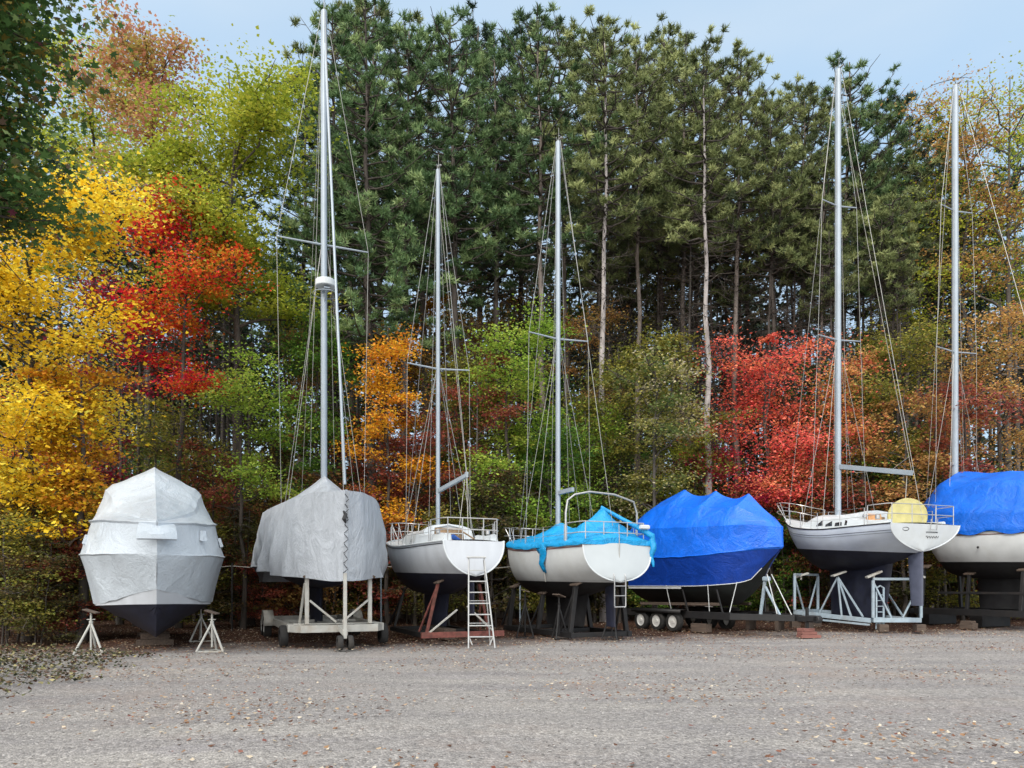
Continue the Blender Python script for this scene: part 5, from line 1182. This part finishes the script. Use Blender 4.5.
B6.pushpit(.14, .66); B6.pulpit(.82, .66); B6.stanchions(.16, .8, 5, .6)
xm = B6.at_px(838)
ms = B6.mast(xm, B6.zs(.5)+.4, B6.zat(70, xm), .125, [(B6.zat(340, xm), 1.05), (B6.zat(206, xm), .85)], lower=True)
zb_ = B6.zat(467, xm); xe = B6.at_px(912)
m = MB(); m.bar((xm-.1, 0, zb_), (xe, 0, B6.zat(473, xe)), .12, .17); m.build('boom', ALU, ms)
m = MB(); m.tube([(xe, 0, B6.zat(473, xe)), (xm, 0, B6.zat(90, xm))], .007, 5); m.tube([(xe+.2, 0, B6.zat(475, xe)), (L*.13, 0, B6.zs(.1)+.1)], .014, 5); m.tube([(xm-.6, 0, zb_-.1), (xm-.9, .05, zb_-.35), (xe+.8, 0, zb_-.45), (xe+.1, 0, zb_-.1)], .008, 5); m.build('mainsheet', ROPE, ms)
# transom fittings: oval port, folded ladder step, small script lettering (illegible strokes as in the photo)
tx_ = lambda y: -.02-.052*(1-(y/1.28)**2)
def tpt(y, z, off=.012):
    return (B6.px(0, z)-.014-.05*(1-min(1, abs(y)/1.2)**2)-off, y, z)
m = MB(); m.tube([tpt(.93+.13*math.cos(a), 3.5+.055*math.sin(a), .006) for a in [2*math.pi*k/20 for k in range(21)]], .012, 5); m.build('oval_port', BLACKT, B6.root)
m = MB(); m.tube([tpt(.02, 3.42), tpt(-.52, 3.42)], .012, 5)
m.tube([tpt(.0-.04*k, 3.26+.045*math.sin(k*2.2)) for k in range(16)], .008, 4); m.build('lettering', BLACKT, B6.root)
m = MB(); m.tube([tpt(-.1, 3.85, .03), tpt(-.1, 3.5, .05), tpt(-.4, 3.5, .05), tpt(-.4, 3.85, .03)], .014, 6); m.build('folding_ladder', STEEL, B6.root)
fin(B6, L*.64, 2.9, 2.4, .35, .16, NAVY); fin(B6, .72, .62, 2.8, .95, .06, plain('grey-blue rudder paint', (.07, .08, .12), .6), 'rudder', sweep=.15, taper=.75)
cr = empty('boat_cradle', (X(894, 25.9)+.1, 25.9, .0), math.radians(-2), 'pale blue-grey welded steel cradle with braced rectangular frames', 'boat cradle')
def frame_panel(m, a, b_, z0, z1, v=True, w=.09):
    a = Vector(a); b_ = Vector(b_)
    m.bar((a.x, a.y, z0), (b_.x, b_.y, z0), w*1.2, w*1.8)
    m.bar((a.x, a.y, z1), (b_.x, b_.y, z1), w, w)
    for q in (a, b_): m.bar((q.x, q.y, z0+w*.9), (q.x, q.y, z1-w*.5), w, w)
    if v:
        mid = (a+b_)/2; c1 = mid+(a-b_)*.12; c2 = mid+(b_-a)*.12
        m.bar((a.x, a.y, z1-w), (c1.x, c1.y, z0+w), w*.6, w*.6); m.bar((b_.x, b_.y, z1-w), (c2.x, c2.y, z0+w), w*.6, w*.6)
m = MB(); frame_panel(m, (-.82, 0, 0), (.85, .05, 0), .42, 1.86); m.build('front_frame', GALV, cr)
m = MB(); frame_panel(m, (-2.75, 2.3, 0), (-1.5, 3.3, 0), .62, 2.05); m.build('rear_frame', GALV, cr)
m = MB(); m.bar((-.86, .06, .40), (-2.75, 2.25, .60), .09, .16); m.bar((.86, .10, .40), (-1.45, 3.25, .60), .09, .16); m.bar((-.9, .08, .25), (-2.78, 2.25, .42), .07, .07); m.build('base_rail', GALV, cr)
for q, (x0, y0) in enumerate(((-1.45, 1.35), (.15, 1.75))):
    m = MB(); t_ = (x0-.05, y0, 1.95)
    for dx, dy in ((-.55, .55), (.05, -.1), (.55, -.75), (.25, -.45)): m.bar((x0+dx, y0+dy, .5), t_, .06, .06)
    m.build('support', GALV, cr)
    m = MB(); m.box((x0-.02, y0, 2.06), (.5, .3, .06), Matrix.Rotation((-.35, .35)[q], 3, 'Y'), .01); m.build('pad', WHITEM, cr)
for x0, y0, tl in ((-.75, .1, .4), (.75, .15, -.4), (-2.4, 2.6, .3)):
    m = MB(); m.box((x0, y0, 2.02), (.55, .22, .07), Matrix.Rotation(-tl, 3, 'Y'), .01); m.tube([(x0, y0, 1.86), (x0, y0, 2.0)], .04, 8); m.build('pad', WHITEM, cr)
m = MB(); m.tube([(-.65, .12, .1), (-.65, .12, 1.55), (-.52, .12, 1.62), (-.40, .12, 1.55), (-.40, .12, .1)], .035, 8); [m.bar((-.64, .12, .3+.2*k), (-.41, .12, .3+.2*k), .03, .03) for k in range(6)]; m.build('leg', GALV, cr)
for x0, y0 in ((-.5, .0), (.8, .05), (-2.7, 2.4), (-1.6, 3.2)):
    m = MB(); m.box((x0, y0, .14), (.32, .3, .27), None, .02); m.build('foot', WOOD, cr)

# ================================================================== 7. rightmost sailboat under blue tarpaulin
B7 = Boat('sailboat', (X(1088, 25.2), 25.2), (X(922, 31.0), 31.0), 'rightmost sailboat, white hull under a deep blue tarpaulin, cut by the picture edge', 'sailboat',
    beam=[(0, 1.2), (.25, 1.6), (.5, 1.75), (.72, 1.5), (.9, .8), (1, .03)], sheer=[(0, 3.55), (.5, 3.6), (1, 4.0)], wl=[(0, 2.42), (1, 2.6)],
    keel=[(0, 2.4), (.15, 2.1), (.4, 1.85), (.65, 1.9), (.86, 2.15), (.96, 2.7), (1, 3.6)], over=1.1, n=2.6)
B7.hull(CREAM, BLACKP, CREAM); B7.rail(plain('dull brown strake', (.2, .12, .11), .6), .02, -.10, 'rubbing_strake'); L = B7.L
xm = B7.at_px(955); tm = xm/L
T7 = [(0, 5.5), (.2, 5.7), (tm-.25, 5.95), (tm-.02, 6.12), (tm+.1, 5.6), (tm+.22, 4.9), (1, 4.5)]
def prof7(t):
    zs_ = B7.zs(t); b_ = B7.b(t)+.06; zr = cat(T7, t); x = L*t-.03+.1*t**6; h = .1+.06*math.sin(t*31)+.04*math.sin(t*13)
    p = [(x, b_+.02, zs_+.03-h), (x, b_+.03, zs_+.05), (x, b_*.97, zs_+(zr-zs_)*.33), (x, b_*.55, zs_+(zr-zs_)*.82), (x, 0, zr)]
    return densify(p, 5, .03)
def wr7(p, t, q):
    s_ = 1 if p[1] > 0 else -1; c = .06*nz(p[0]*1.0, p[1]*1.0, p[2])+.012*nz(p[0]*3.5, p[1]*3, p[2]*1.5); return (p[0], p[1]+s_*c*.8*min(1, abs(p[1])*3), p[2]+c*min(1, q*9, (1-q)*9))
B7.cover('tarpaulin', WRAP_B2, prof7, None, 90, wr7, smooth=50)
ms = B7.mast(xm, 5.5, B7.zat(86, xm), .125, [(B7.zat(352, xm), 1.15), (B7.zat(211, xm), .9)], lower=True, tdx=-.0)
m = MB(); [m.box((xm+.02, .13*sd, 6.5), (.1, .06, .14), None, .02) for sd in (1, -1)]; m.build('mast_winch', STEEL, ms)
m = MB(); m.disc((L*.42, 1.76, 3.02), (0, 1, 0), .045, .05, 12); m.build('exhaust_outlet', BLACKT, B7.root)
fin(B7, L*.62, 3.4, 2.1, .75, .16, BLACKP)
tr = empty('boat_cradle', B7.S, B7.rz, 'black steel cradle on dark blocks under the rightmost sailboat', 'boat cradle')
m = MB()
for sd in (1, -1): m.bar((-.2, sd*1.15, .62), (L-.6, sd*1.15, .62), .14, .24); m.bar((.5, sd*1.12, 1.35), (L-1.6, sd*1.12, 1.35), .07, .09)
for x_ in (0, 2.2, 4.2, 6.0): m.bar((x_, -1.08, .6), (x_, 1.08, .6), .12, .18)
m.bar((L-.66, -1.08, .6), (L-.66, 1.08, .6), .12, .18); m.build('frame', BLACKM, tr)
for x_ in (1.5, 3.5, 5.4):
    for sd in (1, -1):
        m = MB(); m.bar((x_, sd*1.15, .7), (x_, sd*1.0, B7.zk(x_/L)+.2), .11, .11); m.build('upright', BLACKM, tr)
        m = MB(); m.box((x_, sd*.94, B7.zk(x_/L)+.24), (.4, .3, .06), Matrix.Rotation(-sd*.4, 3, 'X'), .01); m.build('pad', WOOD, tr)
for x_ in (5.6, 3.4, 1.0): m = MB(); m.box((x_, 0, .3), (.5, 1.6, .5), None, .03); m.build('support_block', BLACKM, tr)
w_ = B7.world(3.0, 1.75); r = empty('timber_block', (w_.x, w_.y, .02), B7.rz, 'grey timber block beside the black cradle at the right edge', 'timber block')
m = MB(); m.box((0, 0, .12), (.5, .3, .22), None, .01); m.box((.02, 0, .27), (.4, .28, .08), None, .01); m.build('block', WOOD, r)

# ================================================================== rope fence behind the boats
fr = empty('rope_fence', (X(80, 27), 27, 0), 0, 'thin rope on slim pale posts strung behind the boats on the left', 'rope fence')
pxs = [(-30, 26.6), (80, 26.6), (232, 26.8), (381, 26.8), (520, 27.6)]; o0 = Vector((X(80, 27), 27, 0)); tops = []
for px, Y in pxs:
    q = Vector((X(px, Y), Y, 0))-o0; m = MB(); m.tube([(q.x, q.y, -.1), (q.x, q.y, 2.45)], .03, 6); m.build('post', GALV if px != 232 else BLACKM, fr); tops.append(Vector((q.x, q.y, Z(566, Y))))
m = MB()
for a, b_ in zip(tops[:-1], tops[1:]): m.tube([a+(b_-a)*k/6-Vector((0, 0, .5*(k/6)*(1-k/6))) for k in range(7)], .016, 5)
m.build('rope', ROPE, fr)
